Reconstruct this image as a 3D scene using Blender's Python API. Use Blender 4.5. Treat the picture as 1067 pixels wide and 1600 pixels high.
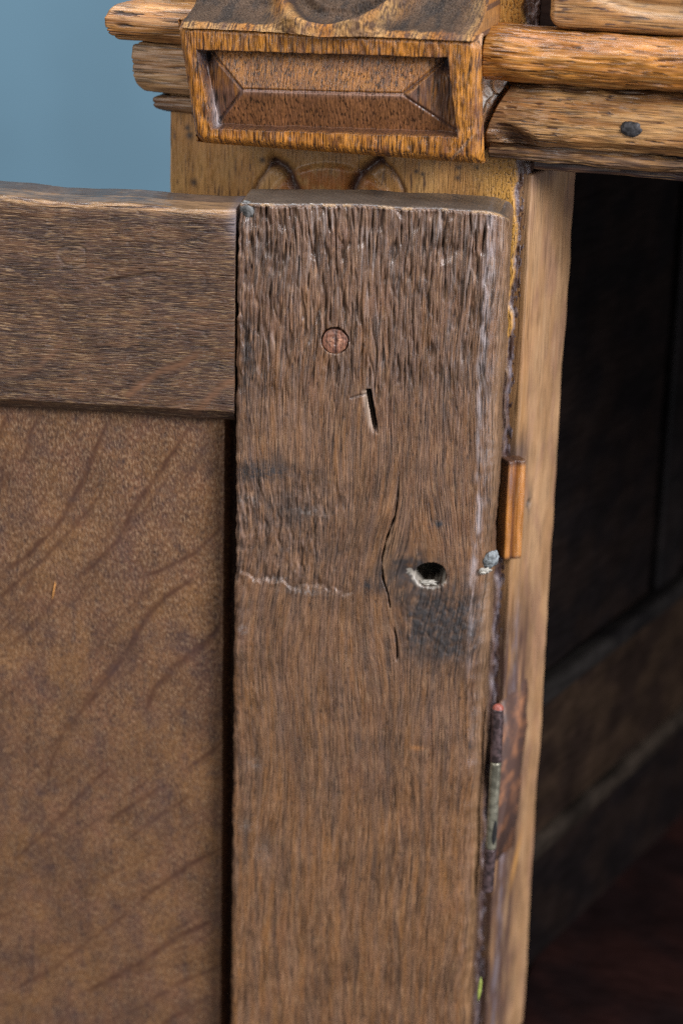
import bpy, math, random
import numpy as np
from mathutils import Vector, Matrix

S = bpy.context.scene
for o in list(bpy.data.objects):
    bpy.data.objects.remove(o)
C = S.collection

# ------------------------------------------------------------------ camera
F_PX, W_PX, H_PX = 3500.0, 1067.0, 1600.0       # focal length in pixels of the photograph
PITCH, ROLL = math.radians(20.2), math.radians(1.465)
CAM = np.array((0.0, 0.0, 1.40))
FW = np.array((0, math.cos(PITCH), -math.sin(PITCH)))
R0 = np.array((1.0, 0, 0)); U0 = np.array((0, math.sin(PITCH), math.cos(PITCH)))
RT = math.cos(ROLL) * R0 + math.sin(ROLL) * U0
UP = -math.sin(ROLL) * R0 + math.cos(ROLL) * U0
cam = bpy.data.cameras.new('camera'); cam_o = bpy.data.objects.new('camera', cam); C.objects.link(cam_o)
cam_o.matrix_world = Matrix(((RT[0], UP[0], -FW[0], CAM[0]), (RT[1], UP[1], -FW[1], CAM[1]),
                             (RT[2], UP[2], -FW[2], CAM[2]), (0, 0, 0, 1)))
cam.sensor_fit = 'VERTICAL'; cam.sensor_height = 36; cam.sensor_width = 24
cam.lens = F_PX / H_PX * 36
cam.clip_start = 0.02; cam.clip_end = 50
cam.dof.use_dof = True; cam.dof.focus_distance = 0.674; cam.dof.aperture_fstop = 7.6
S.camera = cam_o

# ------------------------------------------------------------------ light
world = bpy.data.worlds.new('World'); S.world = world; world.use_nodes = True
bg = world.node_tree.nodes['Background']; bg.inputs[0].default_value = (0.9, 0.93, 1.0, 1); bg.inputs[1].default_value = 0.09


def area(name, loc, target, size, power, col):
    l = bpy.data.lights.new(name, 'AREA'); l.shape = 'RECTANGLE'; l.size = size[0]; l.size_y = size[1]
    l.energy = power; l.color = col
    o = bpy.data.objects.new(name, l); C.objects.link(o)
    o.location = loc
    o.rotation_euler = (Vector(target) - Vector(loc)).to_track_quat('-Z', 'Y').to_euler()
    return o


area('key_softbox', (1.15, -0.42, 2.02), (0.0, 0.70, 1.10), (0.45, 0.60), 44.0, (0.97, 0.97, 1.0))
area('low_strip_softbox', (1.30, -0.10, 1.02), (0.0, 0.66, 1.15), (0.30, 0.8), 6.0, (0.88, 0.90, 1.0))  # added strip light, no window there: cool streaks on right-facing facets
area('fill_softbox', (-1.15, -0.45, 1.75), (0.0, 0.70, 1.12), (0.8, 1.0), 13.0, (1.0, 0.98, 0.96))
area('top_softbox', (-0.05, 0.50, 2.25), (0.0, 0.70, 1.2), (0.8, 0.35), 8.0, (0.82, 0.89, 1.0))
area('wall_fill', (-0.7, 1.0, 2.5), (-0.3, 2.3, 1.2), (0.8, 0.4), 24.0, (0.95, 0.98, 1.0))  # unseen fill light added to brighten the wall

S.view_settings.view_transform = 'Standard'; S.view_settings.look = 'None'
S.cycles.use_denoising = False; S.cycles.use_adaptive_sampling = False; S.cycles.filter_width = 1.3
S.cycles.max_bounces = 6; S.cycles.sample_clamp_indirect = 3.0
S.view_settings.exposure = 0.08; S.view_settings.gamma = 1.0; S.view_settings.use_curve_mapping = False


# ------------------------------------------------------------------ surveying helpers
class Frame:
    """A vertical board plane: x along the board, y into the depth, z up (millimetres)."""
    def __init__(self, origin, yaw):
        self.o = np.array(origin, float); self.yaw = yaw
        self.x = np.array((math.cos(yaw), -math.sin(yaw), 0.0))
        self.y = np.array((math.sin(yaw), math.cos(yaw), 0.0))

    def mm(self, px, py, y=0.0):
        """survey point of the photograph -> (x, z) in mm on the plane y of this board"""
        d = FW + RT * (px - W_PX / 2) / F_PX - UP * (py - H_PX / 2) / F_PX
        o = self.o + self.y * y * 0.001
        t = np.dot(o - CAM, self.y) / np.dot(d, self.y)
        p = CAM + d * t - self.o
        return np.array((np.dot(p, self.x) * 1000, p[2] * 1000))

    def mms(self, pts, y=0.0):
        return [self.mm(a, b, y) for a, b in pts]

    def matrix(self):
        return Matrix(((self.x[0], self.y[0], 0, self.o[0]), (self.x[1], self.y[1], 0, self.o[1]),
                       (0, 0, 1, self.o[2]), (0, 0, 0, 1)))


def at_depth(px, py, depth):
    return CAM + (FW + RT * (px - W_PX / 2) / F_PX - UP * (py - H_PX / 2) / F_PX) * depth


# ------------------------------------------------------------------ noise
_rs = np.random.RandomState(7)
_PERM = _rs.permutation(4096).astype(np.int32)
_ga = _rs.rand(4096) * 2 * math.pi
_GX = np.cos(_ga).astype(np.float32); _GY = np.sin(_ga).astype(np.float32)


def pn(x, y, seed=0):
    """2-D gradient noise, about -1..1"""
    x = np.asarray(x, np.float32); y = np.asarray(y, np.float32)
    x, y = np.broadcast_arrays(x, y)
    ix = np.floor(x); iy = np.floor(y); fx = x - ix; fy = y - iy
    ix = ix.astype(np.int32) + seed * 131; iy = iy.astype(np.int32) + seed * 57
    u = fx * fx * fx * (fx * (fx * 6 - 15) + 10); v = fy * fy * fy * (fy * (fy * 6 - 15) + 10)
    pa = _PERM[ix & 4095]; pb = _PERM[(ix + 1) & 4095]
    def g(p, b, dx, dy):
        k = _PERM[(p + iy + b) & 4095]
        return _GX[k] * dx + _GY[k] * dy
    a = g(pa, 0, fx, fy); b = g(pb, 0, fx - 1, fy); c = g(pa, 1, fx, fy - 1); d = g(pb, 1, fx - 1, fy - 1)
    return ((a + (b - a) * u) * (1 - v) + (c + (d - c) * u) * v) * 1.5


def fbm(x, y, octv=3, seed=0, gain=0.5):
    s = 0; a = 1.0; t = 0
    for k in range(octv):
        s = s + a * pn(x * 2.03 ** k + 7.1 * k, y * 2.03 ** k + 3.7 * k, seed + 17 * k); t += a; a *= gain
    return s / t


def ss(a, b, x):
    t = np.clip((x - a) / (b - a), 0, 1)
    return t * t * (3 - 2 * t)


def gauss(d):
    return np.exp(-0.5 * d * d)


def polyd(X, Z, pts):
    """distance to a polyline and parameter 0..1 along it"""
    best = np.full(X.shape, 1e9); par = np.zeros(X.shape)
    n = len(pts) - 1
    for i in range(n):
        ax, az = pts[i]; bx, bz = pts[i + 1]
        dx, dz = bx - ax, bz - az
        t = np.clip(((X - ax) * dx + (Z - az) * dz) / (dx * dx + dz * dz + 1e-9), 0, 1)
        d = np.hypot(X - ax - t * dx, Z - az - t * dz)
        m = d < best
        best = np.where(m, d, best); par = np.where(m, (i + t) / n, par)
    return best, par


def side(X, Z, pts):
    """signed horizontal offset from a mostly vertical polyline"""
    p = sorted([(q[1], q[0]) for q in pts])
    return X - np.interp(Z, [a for a, b in p], [b for a, b in p])


def mixc(a, b, t):
    t = np.clip(t, 0, 1)[:, None]
    return np.asarray(a) * (1 - t) + np.asarray(b) * t


# ------------------------------------------------------------------ mesh helpers
def axis(lo, hi, step, r=0.0, dense=None, coarse=6.0):
    """sample positions: step inside dense=(a,b), coarse outside, extra samples at the rounded edges"""
    if dense is None:
        dense = (lo, hi)
    a, b = max(lo, dense[0]), min(hi, dense[1])
    v = [np.linspace(a, b, max(2, int((b - a) / step) + 1))]
    if a > lo + 1e-6:
        v.append(np.linspace(lo, a, max(2, int((a - lo) / coarse) + 1)))
    if b < hi - 1e-6:
        v.append(np.linspace(b, hi, max(2, int((hi - b) / coarse) + 1)))
    if r > 0:
        e = r * (1 - np.cos(np.linspace(0, math.pi / 2, 6)))
        v += [lo + e, hi - e]
    v = np.unique(np.round(np.concatenate(v), 4))
    keep = [v[0]]
    for q in v[1:]:
        if q - keep[-1] > 0.02:
            keep.append(q)
    keep[-1] = v[-1]
    return np.array(keep)


def lattice(xs, ys, zs):
    nx, ny, nz = len(xs), len(ys), len(zs)
    quads = []
    def key(i, j, k):
        return (i * ny + j) * nz + k
    def face(I, J, K, flip):
        q = np.stack([key(I[:-1, :-1], J[:-1, :-1], K[:-1, :-1]), key(I[1:, :-1], J[1:, :-1], K[1:, :-1]),
                      key(I[1:, 1:], J[1:, 1:], K[1:, 1:]), key(I[:-1, 1:], J[:-1, 1:], K[:-1, 1:])], -1).reshape(-1, 4)
        quads.append(q[:, ::-1] if flip else q)
    a, b = np.meshgrid(np.arange(nx), np.arange(nz), indexing='ij')
    face(a, a * 0, b, False); face(a, a * 0 + ny - 1, b, True)
    a, b = np.meshgrid(np.arange(ny), np.arange(nz), indexing='ij')
    face(a * 0 + nx - 1, a, b, False); face(a * 0, a, b, True)
    a, b = np.meshgrid(np.arange(nx), np.arange(ny), indexing='ij')
    face(a, b, a * 0 + nz - 1, False); face(a, b, a * 0, True)
    q = np.concatenate(quads)
    keys, inv = np.unique(q, return_inverse=True)
    q = inv.reshape(q.shape)
    i = keys // (ny * nz); j = (keys // nz) % ny; k = keys % nz
    return np.stack([xs[i], ys[j], zs[k]], -1), q


def rbox(xs, ys, zs, r):
    P, q = lattice(xs, ys, zs)
    lo = np.array((xs[0], ys[0], zs[0])) + r; hi = np.array((xs[-1], ys[-1], zs[-1])) - r
    inner = np.clip(P, lo, hi)
    d = P - inner
    n = d / np.maximum(np.linalg.norm(d, axis=1, keepdims=True), 1e-9)
    return inner + n * r, n, q


def make(name, P, quads, mat, parent=None, col=None, rgh=None, frame=None, smooth=True, flow=None, calm=None):
    """link one mesh object; P in mm in the local axes of its parent (or of frame if given)"""
    me = bpy.data.meshes.new(name)
    n = len(P); quads = np.asarray(quads)
    me.vertices.add(n); me.vertices.foreach_set('co', (np.asarray(P, float) * 0.001).astype(np.float32).ravel())
    k = quads.shape[1]
    me.loops.add(quads.size); me.loops.foreach_set('vertex_index', quads.astype(np.int32).ravel())
    me.polygons.add(len(quads)); me.polygons.foreach_set('loop_start', np.arange(0, quads.size, k, dtype=np.int32))
    me.polygons.foreach_set('loop_total', np.full(len(quads), k, dtype=np.int32))
    me.update(calc_edges=True); me.validate()
    if smooth:
        me.polygons.foreach_set('use_smooth', np.ones(len(me.polygons), dtype=bool))
    if col is None:
        col = np.full((n, 3), 0.1)
    if rgh is None:
        rgh = np.full(n, 0.45)
    a = me.attributes.new('tone', 'FLOAT_COLOR', 'POINT')
    a.data.foreach_set('color', np.concatenate([np.clip(col, 0.0005, 1), np.ones((n, 1))], 1).astype(np.float32).ravel())
    a = me.attributes.new('rgh', 'FLOAT', 'POINT'); a.data.foreach_set('value', np.clip(rgh, 0.05, 1).astype(np.float32))
    if flow is None:
        flow = P
    a = me.attributes.new('flow', 'FLOAT_VECTOR', 'POINT'); a.data.foreach_set('vector', (np.asarray(flow, float) * 0.001).astype(np.float32).ravel())
    if calm is None:
        calm = np.zeros(n)
    a = me.attributes.new('calm', 'FLOAT', 'POINT'); a.data.foreach_set('value', (1 - np.clip(calm, 0, 1)).astype(np.float32))
    me.materials.append(mat)
    o = bpy.data.objects.new(name, me); C.objects.link(o)
    if parent is not None:
        o.parent = parent
        if frame is not None:
            o.matrix_local = world_of(parent).inverted() @ frame.matrix()
    elif frame is not None:
        o.matrix_world = frame.matrix()
    return o


WM = {}
def world_of(o):
    return WM[o.name]


def empty(name, frame, parent=None):
    o = bpy.data.objects.new(name, None); C.objects.link(o); o.empty_display_size = 0.02
    WM[o.name] = frame.matrix()
    if parent is not None:
        o.parent = parent; o.matrix_local = WM[parent.name].inverted() @ frame.matrix()
    else:
        o.matrix_world = frame.matrix()
    return o


def grid_quads(nu, nv, off=0, flip=False):
    a, b = np.meshgrid(np.arange(nu - 1), np.arange(nv - 1), indexing='ij')
    q = np.stack([a * nv + b, (a + 1) * nv + b, (a + 1) * nv + b + 1, a * nv + b + 1], -1).reshape(-1, 4) + off
    return q[:, ::-1] if flip else q


# ------------------------------------------------------------------ materials
def wood(name, grain='Z', fine=(0.25, 3.0), bump=0.35, spec=0.5, var=0.35, coat=0.0, coarse_var=0.25,
         streak=(0.38, 9.0, 0.5), fleck=(0.30, 2.2, 0.35), fleck_col=(0.42, 0.30, 0.19)):
    """node based oak: slow tone drift, fine fibres, dark pore streaks and pale flecks, all along the grain flow"""
    m = bpy.data.materials.new(name); m.use_nodes = True
    nt = m.node_tree; N = nt.nodes; L = nt.links
    b = N['Principled BSDF']
    at = N.new('ShaderNodeAttribute'); at.attribute_name = 'tone'
    ar = N.new('ShaderNodeAttribute'); ar.attribute_name = 'rgh'
    fl = N.new('ShaderNodeAttribute'); fl.attribute_name = 'flow'
    tc = N.new('ShaderNodeTexCoord')
    def aniso(w_, l_, detail=3, rough=0.6, off=0.0):
        mp = N.new('ShaderNodeMapping'); w, l = 1000.0 / w_, 1000.0 / l_
        mp.inputs['Scale'].default_value = {'X': (l, w, w), 'Z': (w, w, l)}[grain]
        mp.inputs['Location'].default_value = (off, off * 1.7, off * 0.6)
        L.new(fl.outputs['Vector'], mp.inputs['Vector'])
        n = N.new('ShaderNodeTexNoise'); n.inputs['Scale'].default_value = 1.0; n.inputs['Detail'].default_value = detail
        n.inputs['Roughness'].default_value = rough; n.inputs['Distortion'].default_value = 0.2
        L.new(mp.outputs['Vector'], n.inputs['Vector'])
        return n
    def rng(src, a, c, d, e):
        r = N.new('ShaderNodeMapRange'); r.inputs['From Min'].default_value = a; r.inputs['From Max'].default_value = c
        r.inputs['To Min'].default_value = d; r.inputs['To Max'].default_value = e
        L.new(src, r.inputs['Value']); return r.outputs[0]
    def mul(p, q):
        k = N.new('ShaderNodeMath'); k.operation = 'MULTIPLY'; L.new(p, k.inputs[0]); L.new(q, k.inputs[1]); return k.outputs[0]
    n1 = aniso(fine[0], fine[1])
    n2 = N.new('ShaderNodeTexNoise'); n2.inputs['Scale'].default_value = 90; n2.inputs['Detail'].default_value = 4
    L.new(tc.outputs['Object'], n2.inputs['Vector'])
    n3 = aniso(streak[0], streak[1], 2, 0.5, 13.0)
    n4 = aniso(fleck[0], fleck[1], 2, 0.5, 31.0)
    f = mul(rng(n1.outputs[0], 0.3, 0.7, 1 - var, 1 + var), rng(n2.outputs[0], 0.3, 0.7, 1 - coarse_var, 1 + coarse_var))
    f = mul(f, rng(n3.outputs[0], 0.54, 0.66, 1.0, 1 - streak[2]))
    vm = N.new('ShaderNodeVectorMath'); vm.operation = 'SCALE'
    L.new(at.outputs['Color'], vm.inputs[0]); L.new(f, vm.inputs['Scale'])
    mx = N.new('ShaderNodeMix'); mx.data_type = 'RGBA'
    mx.inputs[7].default_value = tuple(fleck_col) + (1,)
    ca = N.new('ShaderNodeAttribute'); ca.attribute_name = 'calm'
    L.new(mul(rng(n4.outputs[0], 0.57, 0.68, 0.0, fleck[2]), ca.outputs['Fac']), mx.inputs[0]); L.new(vm.outputs[0], mx.inputs[6])
    L.new(mx.outputs[2], b.inputs['Base Color'])
    rr = N.new('ShaderNodeMath'); rr.operation = 'MULTIPLY_ADD'; rr.inputs[1].default_value = 0.35
    L.new(n1.outputs[0], rr.inputs[0])
    rs = N.new('ShaderNodeMath'); rs.operation = 'SUBTRACT'; rs.inputs[1].default_value = 0.175
    L.new(ar.outputs['Fac'], rs.inputs[0]); L.new(rs.outputs[0], rr.inputs[2])
    L.new(rr.outputs[0], b.inputs['Roughness'])
    hs = N.new('ShaderNodeMath'); hs.operation = 'MULTIPLY_ADD'; hs.inputs[1].default_value = -0.7
    L.new(rng(n3.outputs[0], 0.52, 0.68, 0.0, 1.0), hs.inputs[0]); L.new(n1.outputs[0], hs.inputs[2])
    bp = N.new('ShaderNodeBump'); bp.inputs['Distance'].default_value = 0.0004
    bs = N.new('ShaderNodeMath'); bs.operation = 'MULTIPLY'; bs.inputs[1].default_value = bump
    L.new(ca.outputs['Fac'], bs.inputs[0]); L.new(bs.outputs[0], bp.inputs['Strength'])
    L.new(hs.outputs[0], bp.inputs['Height']); L.new(bp.outputs[0], b.inputs['Normal'])
    b.inputs['Specular IOR Level'].default_value = spec
    b.inputs['Coat Weight'].default_value = coat; b.inputs['Coat Roughness'].default_value = 0.25
    return m


def plain(name, col, rough=0.6, metal=0.0, nscale=300, amount=0.25, bump=0.2, spec=0.5, col2=None, lo=0.4, hi=0.6):
    m = bpy.data.materials.new(name); m.use_nodes = True
    nt = m.node_tree; N = nt.nodes; L = nt.links; b = N['Principled BSDF']
    tc = N.new('ShaderNodeTexCoord'); n = N.new('ShaderNodeTexNoise'); n.inputs['Scale'].default_value = nscale
    n.inputs['Detail'].default_value = 5
    L.new(tc.outputs['Object'], n.inputs['Vector'])
    cr = N.new('ShaderNodeValToRGB'); cr.color_ramp.elements[0].position = lo; cr.color_ramp.elements[1].position = hi
    c2 = col2 if col2 is not None else [min(1, c * (1 + amount)) for c in col]
    cr.color_ramp.elements[0].color = tuple(c * (1 - amount) for c in col) + (1,) if col2 is None else tuple(col) + (1,)
    cr.color_ramp.elements[1].color = tuple(c2) + (1,)
    L.new(n.outputs[0], cr.inputs[0]); L.new(cr.outputs[0], b.inputs['Base Color'])
    b.inputs['Roughness'].default_value = rough; b.inputs['Metallic'].default_value = metal
    b.inputs['Specular IOR Level'].default_value = spec
    bp = N.new('ShaderNodeBump'); bp.inputs['Strength'].default_value = bump; bp.inputs['Distance'].default_value = 0.0005
    L.new(n.outputs[0], bp.inputs['Height']); L.new(bp.outputs[0], b.inputs['Normal'])
    return m


M_stile = wood('dark_oak_upright', 'Z', (0.30, 6.0), 0.8, var=0.32, coat=0.26, spec=0.40, coarse_var=0.22, streak=(0.44, 17.0, 0.60), fleck=(0.38, 5.0, 0.40), fleck_col=(0.40, 0.22, 0.12))
M_rail = wood('dark_oak_level', 'X', (0.24, 4.0), 0.6, var=0.32, spec=0.38, streak=(0.34, 8.0, 0.55), fleck=(0.26, 4.0, 0.45), fleck_col=(0.42, 0.27, 0.14))
M_panel = wood('oak_panel', 'Z', (0.40, 1.1), 0.4, var=0.22, spec=0.36, coarse_var=0.15, streak=(0.45, 1.3, 0.30), fleck=(0.36, 1.3, 0.38), fleck_col=(0.38, 0.25, 0.145))
M_gold = wood('golden_oak_upright', 'Z', (0.36, 4.5), 0.8, var=0.35, coat=0.2, spec=0.4, streak=(0.60, 8.0, 0.8), fleck=(0.45, 5.0, 0.35), fleck_col=(0.58, 0.25, 0.04))
M_goldx = wood('golden_oak_level', 'X', (0.40, 6.0), 0.5, var=0.22, coat=0.15, streak=(0.6, 22.0, 0.65), fleck=(0.5, 16.0, 0.3), fleck_col=(0.62, 0.38, 0.16))
M_carv = wood('dark_carved_oak', 'Z', (0.40, 3.0), 0.8, var=0.3, spec=0.22, streak=(0.55, 5.0, 0.4), fleck=(0.5, 1.0, 0.12))
M_post = wood('pale_golden_oak', 'Z', (0.40, 4.0), 0.5, var=0.16, coat=0.1, coarse_var=0.15, streak=(0.5, 8.0, 0.30), fleck=(0.5, 6.0, 0.15), fleck_col=(0.60, 0.38, 0.16))
M_jamb = wood('pale_oak_jamb', 'Z', (0.5, 8.0), 0.4, var=0.20, coarse_var=0.16, streak=(0.7, 20.0, 0.4), fleck=(0.6, 12.0, 0.2), fleck_col=(0.55, 0.38, 0.22))
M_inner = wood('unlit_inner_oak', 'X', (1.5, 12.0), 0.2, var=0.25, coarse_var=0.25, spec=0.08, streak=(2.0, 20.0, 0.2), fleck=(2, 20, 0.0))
M_plaster = plain('cracked_white_filler', (0.66, 0.64, 0.60), 0.8, 0, 700, 0.25, 0.5)
M_wax = plain('grey_wax_filler', (0.19, 0.205, 0.21), 0.5, 0, 900, 0.35, 0.8)
M_dull = plain('dull_dirty_filler', (0.085, 0.082, 0.078), 0.5, 0, 700, 0.6, 0.35)
M_white = plain('white_filler', (0.38, 0.35, 0.30), 0.7, 0, 900, 0.15, 0.6)
M_iron = plain('dull_iron', (0.085, 0.055, 0.055), 0.42, 0.4, 500, 0.5, 0.4)
M_brassy = plain('greenish_metal', (0.21, 0.195, 0.145), 0.38, 0.5, 420, 0.35, 0.3)
M_red = plain('red_paint', (0.30, 0.085, 0.06), 0.4, 0, 800, 0.2, 0.2)
M_leaf = plain('stained_hinge_leaf', (0.085, 0.045, 0.034), 0.55, 0, 130, 0.3, 0.3, col2=(0.29, 0.125, 0.06), lo=0.48, hi=0.68)
M_nail = plain('blackened_plug', (0.028, 0.026, 0.028), 0.6, 0, 900, 0.5, 0.6)
M_wall = plain('blue_grey_wall_paint', (0.122, 0.222, 0.292), 0.9, 0, 5, 0.05, 0.05)

# ------------------------------------------------------------------ frames
D = Frame(at_depth(797, 330, 0.655), math.radians(6.0))           # open door, inner face, top right corner
fo = at_depth(827, 275, 0.683)
A = Frame(fo, math.radians(16.0))                                 # cabinet face, right arris of the post
J = Frame(at_depth(831, 280, 0.684), math.radians(-59.0))         # jamb, leading into the cabinet

cabinet = empty('antique_cabinet', Frame((A.o[0], A.o[1], A.o[2] - 0.55), A.yaw))
cabinet['label'] = 'carved old oak cabinet with its dark panelled door standing open, against a blue-grey wall'
cabinet['category'] = 'cabinet'
door = empty('door', D, cabinet)
door['label'] = 'dark weathered door swung open, inner face turned outwards'
AM = A


def px_len(n, d=0.66):
    return n / F_PX * d * 1000


# ================================================================== wall
def wall():
    x = np.linspace(-3000, 3000, 13); z = np.linspace(-1400, 2200, 9)
    ys = np.array((0.0, 60.0))
    P, q = lattice(x, ys, z)
    f = Frame((0, 2.3, 1.4), 0)
    o = make('wall', P, q, M_wall, None, frame=f, smooth=False)
    o['kind'] = 'structure'
wall()

# ================================================================== door: stile
TL = D.mm(371, 322); BR = D.mm(740, 1600); DW = -TL[0]
DT = 22.0                                    # door thickness
VIS_B = D.mm(550, 1600)[1] - 6


def stile():
    x0, x1 = TL[0], 0.0
    zb = VIS_B - 120
    xs = axis(x0, x1, 0.17, 1.6)
    ys = axis(0, DT, 1.2, 1.6)
    zs = axis(zb, 0, 0.30, 1.6, dense=(VIS_B, 0), coarse=4)
    P, n, q = rbox(xs, ys, zs, 1.6)
    X = P[:, 0].copy(); Y = P[:, 1].copy(); Z = P[:, 2].copy()
    W = x1 - x0
    front = np.clip(-n[:, 1], 0, 1); top = np.clip(n[:, 2], 0, 1)
    # worn outer arris: broad wavy bevel on the right hand edge
    bw = 6.0 + 1.2 * pn(Z / 22, 3.3, 5) + 0.7 * pn(Z / 6, 9.1, 6)
    e = np.clip((X - (x1 - bw)) / bw, 0, 1)
    dy = 4.2 * e ** 1.35
    # rounded far corner and sagging top edge
    dz = -3.4 * np.clip((X + 9.5) / 9.5, 0, 1) ** 2.2
    dz = dz - 1.3 * ss(x0 + 55, x0, X)
    dz = dz + 0.45 * pn(X / 14, 1.5, 8) * ss(-6, 0, Z)
    edge_x = 0.55 * pn(Z / 16, 7.7, 9) + 0.25 * pn(Z / 3.5, 2.2, 10)
    right = np.clip(n[:, 0], 0, 1)
    dx = edge_x * ss(x1 - 8, x1, X) + (0.22 * pn(Z / 3.0, 5.2, 11) + 0.25 * pn(Z / 11, 5.9, 12)) * ss(x0 + 3, x0, X)
    # bottom right: edge pulls in a little like in the photograph
    # ---- grain flow
    U = X + 0.9 * (Y + 0)                      # unrolled round the arris
    s = -Z
    k1 = D.mm(648, 905); k2 = D.mm(600, 890)
    g1 = np.exp(-((X - k1[0]) / 11) ** 2 / 2 - ((Z - k1[1]) / 16) ** 2 / 2)
    U = U - (X - k1[0]) * 0.72 * g1
    U = U + 1.8 * fbm(X / 30, s / 55, 2, 21) + 0.25 * pn(X / 8, s / 40, 22)
    band = gauss((Z - D.mm(500, 960)[1]) / 22)
    U = U - 3.2 * band * ss(0, -60, X) * np.sin((Z - D.mm(500, 930)[1]) / 26)
    # ---- masks
    mtop = ss(D.mm(500, 720)[1], D.mm(500, 520)[1], Z + 6 * pn(X / 8, s / 20, 23))
    up = ss(D.mm(500, 470)[1], D.mm(500, 345)[1], Z + 5 * pn(X / 4, s / 15, 24))
    # torn band left of the crack
    b1 = D.mm(470, 760)[1]; b2 = D.mm(470, 905)[1] + 1.6 * pn(X / 7, 4.4, 25) - 0.10 * (X - TL[0])
    torn = ss(b1 + 9, b1 - 6, Z + 6 * fbm(X / 6, s / 6, 2, 26)) * ss(b2 - 0.9, b2 + 0.9, Z + 1.0 * pn(X / 1.4, s / 2, 27) + 2.0 * pn(X / 4.2, 6.3, 27))
    torn = torn * ss(D.mm(590, 850)[0], D.mm(500, 850)[0], X + 7 * fbm(s / 8, X / 8, 2, 28))
    patch = ss(-0.05, 0.45, fbm(X / 5, s / 5, 3, 33) + 0.25 * gauss((X - TL[0] - 8) / 8))
    ledge = ss(b2 + 3.5, b2, Z) * torn
    dk = D.mm(690, 975)
    rough = np.exp(-(((X - dk[0]) / 11.5) ** 2 + ((Z - dk[1]) / 12) ** 2) ** 1.0) * (1 + 1.3 * fbm(X / 5, s / 6, 3, 29))
    rough = np.clip(rough * 1.6, 0, 1)
    halo = D.mm(640, 890)
    halo_m = np.exp(-(((X - halo[0]) / 8.5) ** 2 + ((Z - halo[1]) / 7) ** 2)) * (0.7 + 0.8 * fbm(X / 3, s / 3, 2, 30))
    low_left = ss(TL[0] + 14, TL[0] + 1, X + 4 * pn(s / 8, X / 8, 31)) * ss(D.mm(500, 1500)[1], D.mm(500, 1080)[1], Z)
    # ---- relief
    f1 = 1 - np.abs(pn(U / 1.25, s / 17, 41)) * 2.2
    f2 = pn(U / 0.62, s / 9, 42)
    f3 = pn(U / 0.36, s / 5.5, 43)
    groove = ss(0.10, 0.55, pn(U / 1.15, s / 9.5, 44) + 0.35 * pn(U / 3.5, s / 9, 45))
    gouge = ss(0.02, 0.5, pn(U / 2.1 + 0.5 * pn(X / 4, s / 7, 76), s / 9.0, 77)) * ss(-0.5, 0.2, pn(U / 6, s / 9, 78))
    chatter = pn(U / 2.0, s / 2.6, 46)
    pores = ss(0.38, 0.62, pn(U / 0.42, s / 2.6, 47) + 0.10 * pn(X / 12, s / 25, 48))
    lines = ss(0.45, 0.75, pn(U / 0.75, s / 34, 49))
    h = 0.05 * f2 + 0.035 * f3 - 0.09 * pores - 0.10 * lines
    h = h + mtop * (0.10 * f1 - 0.50 * groove + 0.08 * f2 - 0.50 * gouge) + up * (-0.22 * groove - 0.35 * gouge + 0.14 * chatter + 0.10 * f1)
    h = h + 0.5 * fbm(X / 26, s / 40, 2, 50) * front
    lump = fbm(X / 1.6, s / 2.0, 3, 51); fuzz = fbm(U / 0.9, s / 4.5, 3, 52)
    h = h + torn * (-0.32 + 0.42 * fuzz + 0.22 * lump * patch - 0.45 * ledge - 0.5 * gouge) + rough * (-0.30 + 0.25 * lump + 0.35 * fuzz)
    h = h + low_left * (0.30 * fbm(X / 2.5, s / 6, 2, 53) + 0.12 * chatter)
    arr = ss(x1 - 8, x1 - 5, X) * ss(x1 - 1, x1 - 3.5, X)
    h = h + arr * (0.35 * ss(-130, -40, Z) + 0.35 * pn(Z / 7, X / 4, 54))
    # ---- crack, slot, peg recess, bored hole
    cr1 = D.mms([(612, 690), (624, 740), (621, 780), (617, 806), (604, 842), (597, 872), (598, 905), (606, 930), (609, 950)])
    d, t = polyd(X, Z, cr1)
    wdt = (0.17 + 0.20 * pn(Z / 3.5, 0.4, 74)) * ss(0, 0.35, t) * ss(1.0, 0.9, t) + 0.05
    c1 = np.exp(-(d / wdt) ** 2) * ss(0.0, 0.45, t)
    cw = 0.16 * pn(Z / 2.5, 0.2, 75)
    c1 = np.exp(-((d + cw) / np.maximum(wdt, 0.12)) ** 2) * ss(0.0, 0.45, t)
    sd = side(X, Z, cr1)
    lip = np.exp(-np.clip(sd, 0, None) / 1.6) * (sd > 0) * gauss((t - 0.62) / 0.13) * (d < 6)
    cr2 = D.mms([(614, 978), (619, 1000), (620, 1024), (619, 1036)])
    d2, t2 = polyd(X, Z, cr2)
    c2 = np.exp(-(d2 / 0.22) ** 2) * ss(0, 0.2, t2) * ss(1, 0.7, t2)
    cr3 = D.mms([(548, 622), (560, 618), (574, 616)]); d3, t3 = polyd(X, Z, cr3)
    c3 = np.exp(-(d3 / 0.3) ** 2)
    sl = D.mms([(576, 611), (581, 640), (587, 674)])
    sd = side(X, Z, sl); zt, zl = sl[0][1], sl[-1][1]
    ins = ss(zl - 1.5, zl + 3, Z) * ss(zt + 0.9, zt - 0.5, Z)
    wl = 2.6
    slot = np.where(sd < 0.1, np.clip(1 + sd / wl, 0, 1), ss(0.9, 0.35, sd)) * ins
    slot_d = np.where(sd < -0.9, slot * 0.9, slot * 4.0)
    pg = D.mm(523, 532); rp = np.hypot(X - pg[0], Z - pg[1])
    peg = ss(4.3, 4.0, rp + 0.12 * pn(np.arctan2(Z - pg[1], X - pg[0]) * 2, 0.5, 55))
    hl = D.mm(672, 899)
    ang = math.radians(-12)
    hx = (X - hl[0]) * math.cos(ang) - (Z - hl[1]) * math.sin(ang); hz = (X - hl[0]) * math.sin(ang) + (Z - hl[1]) * math.cos(ang)
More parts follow.
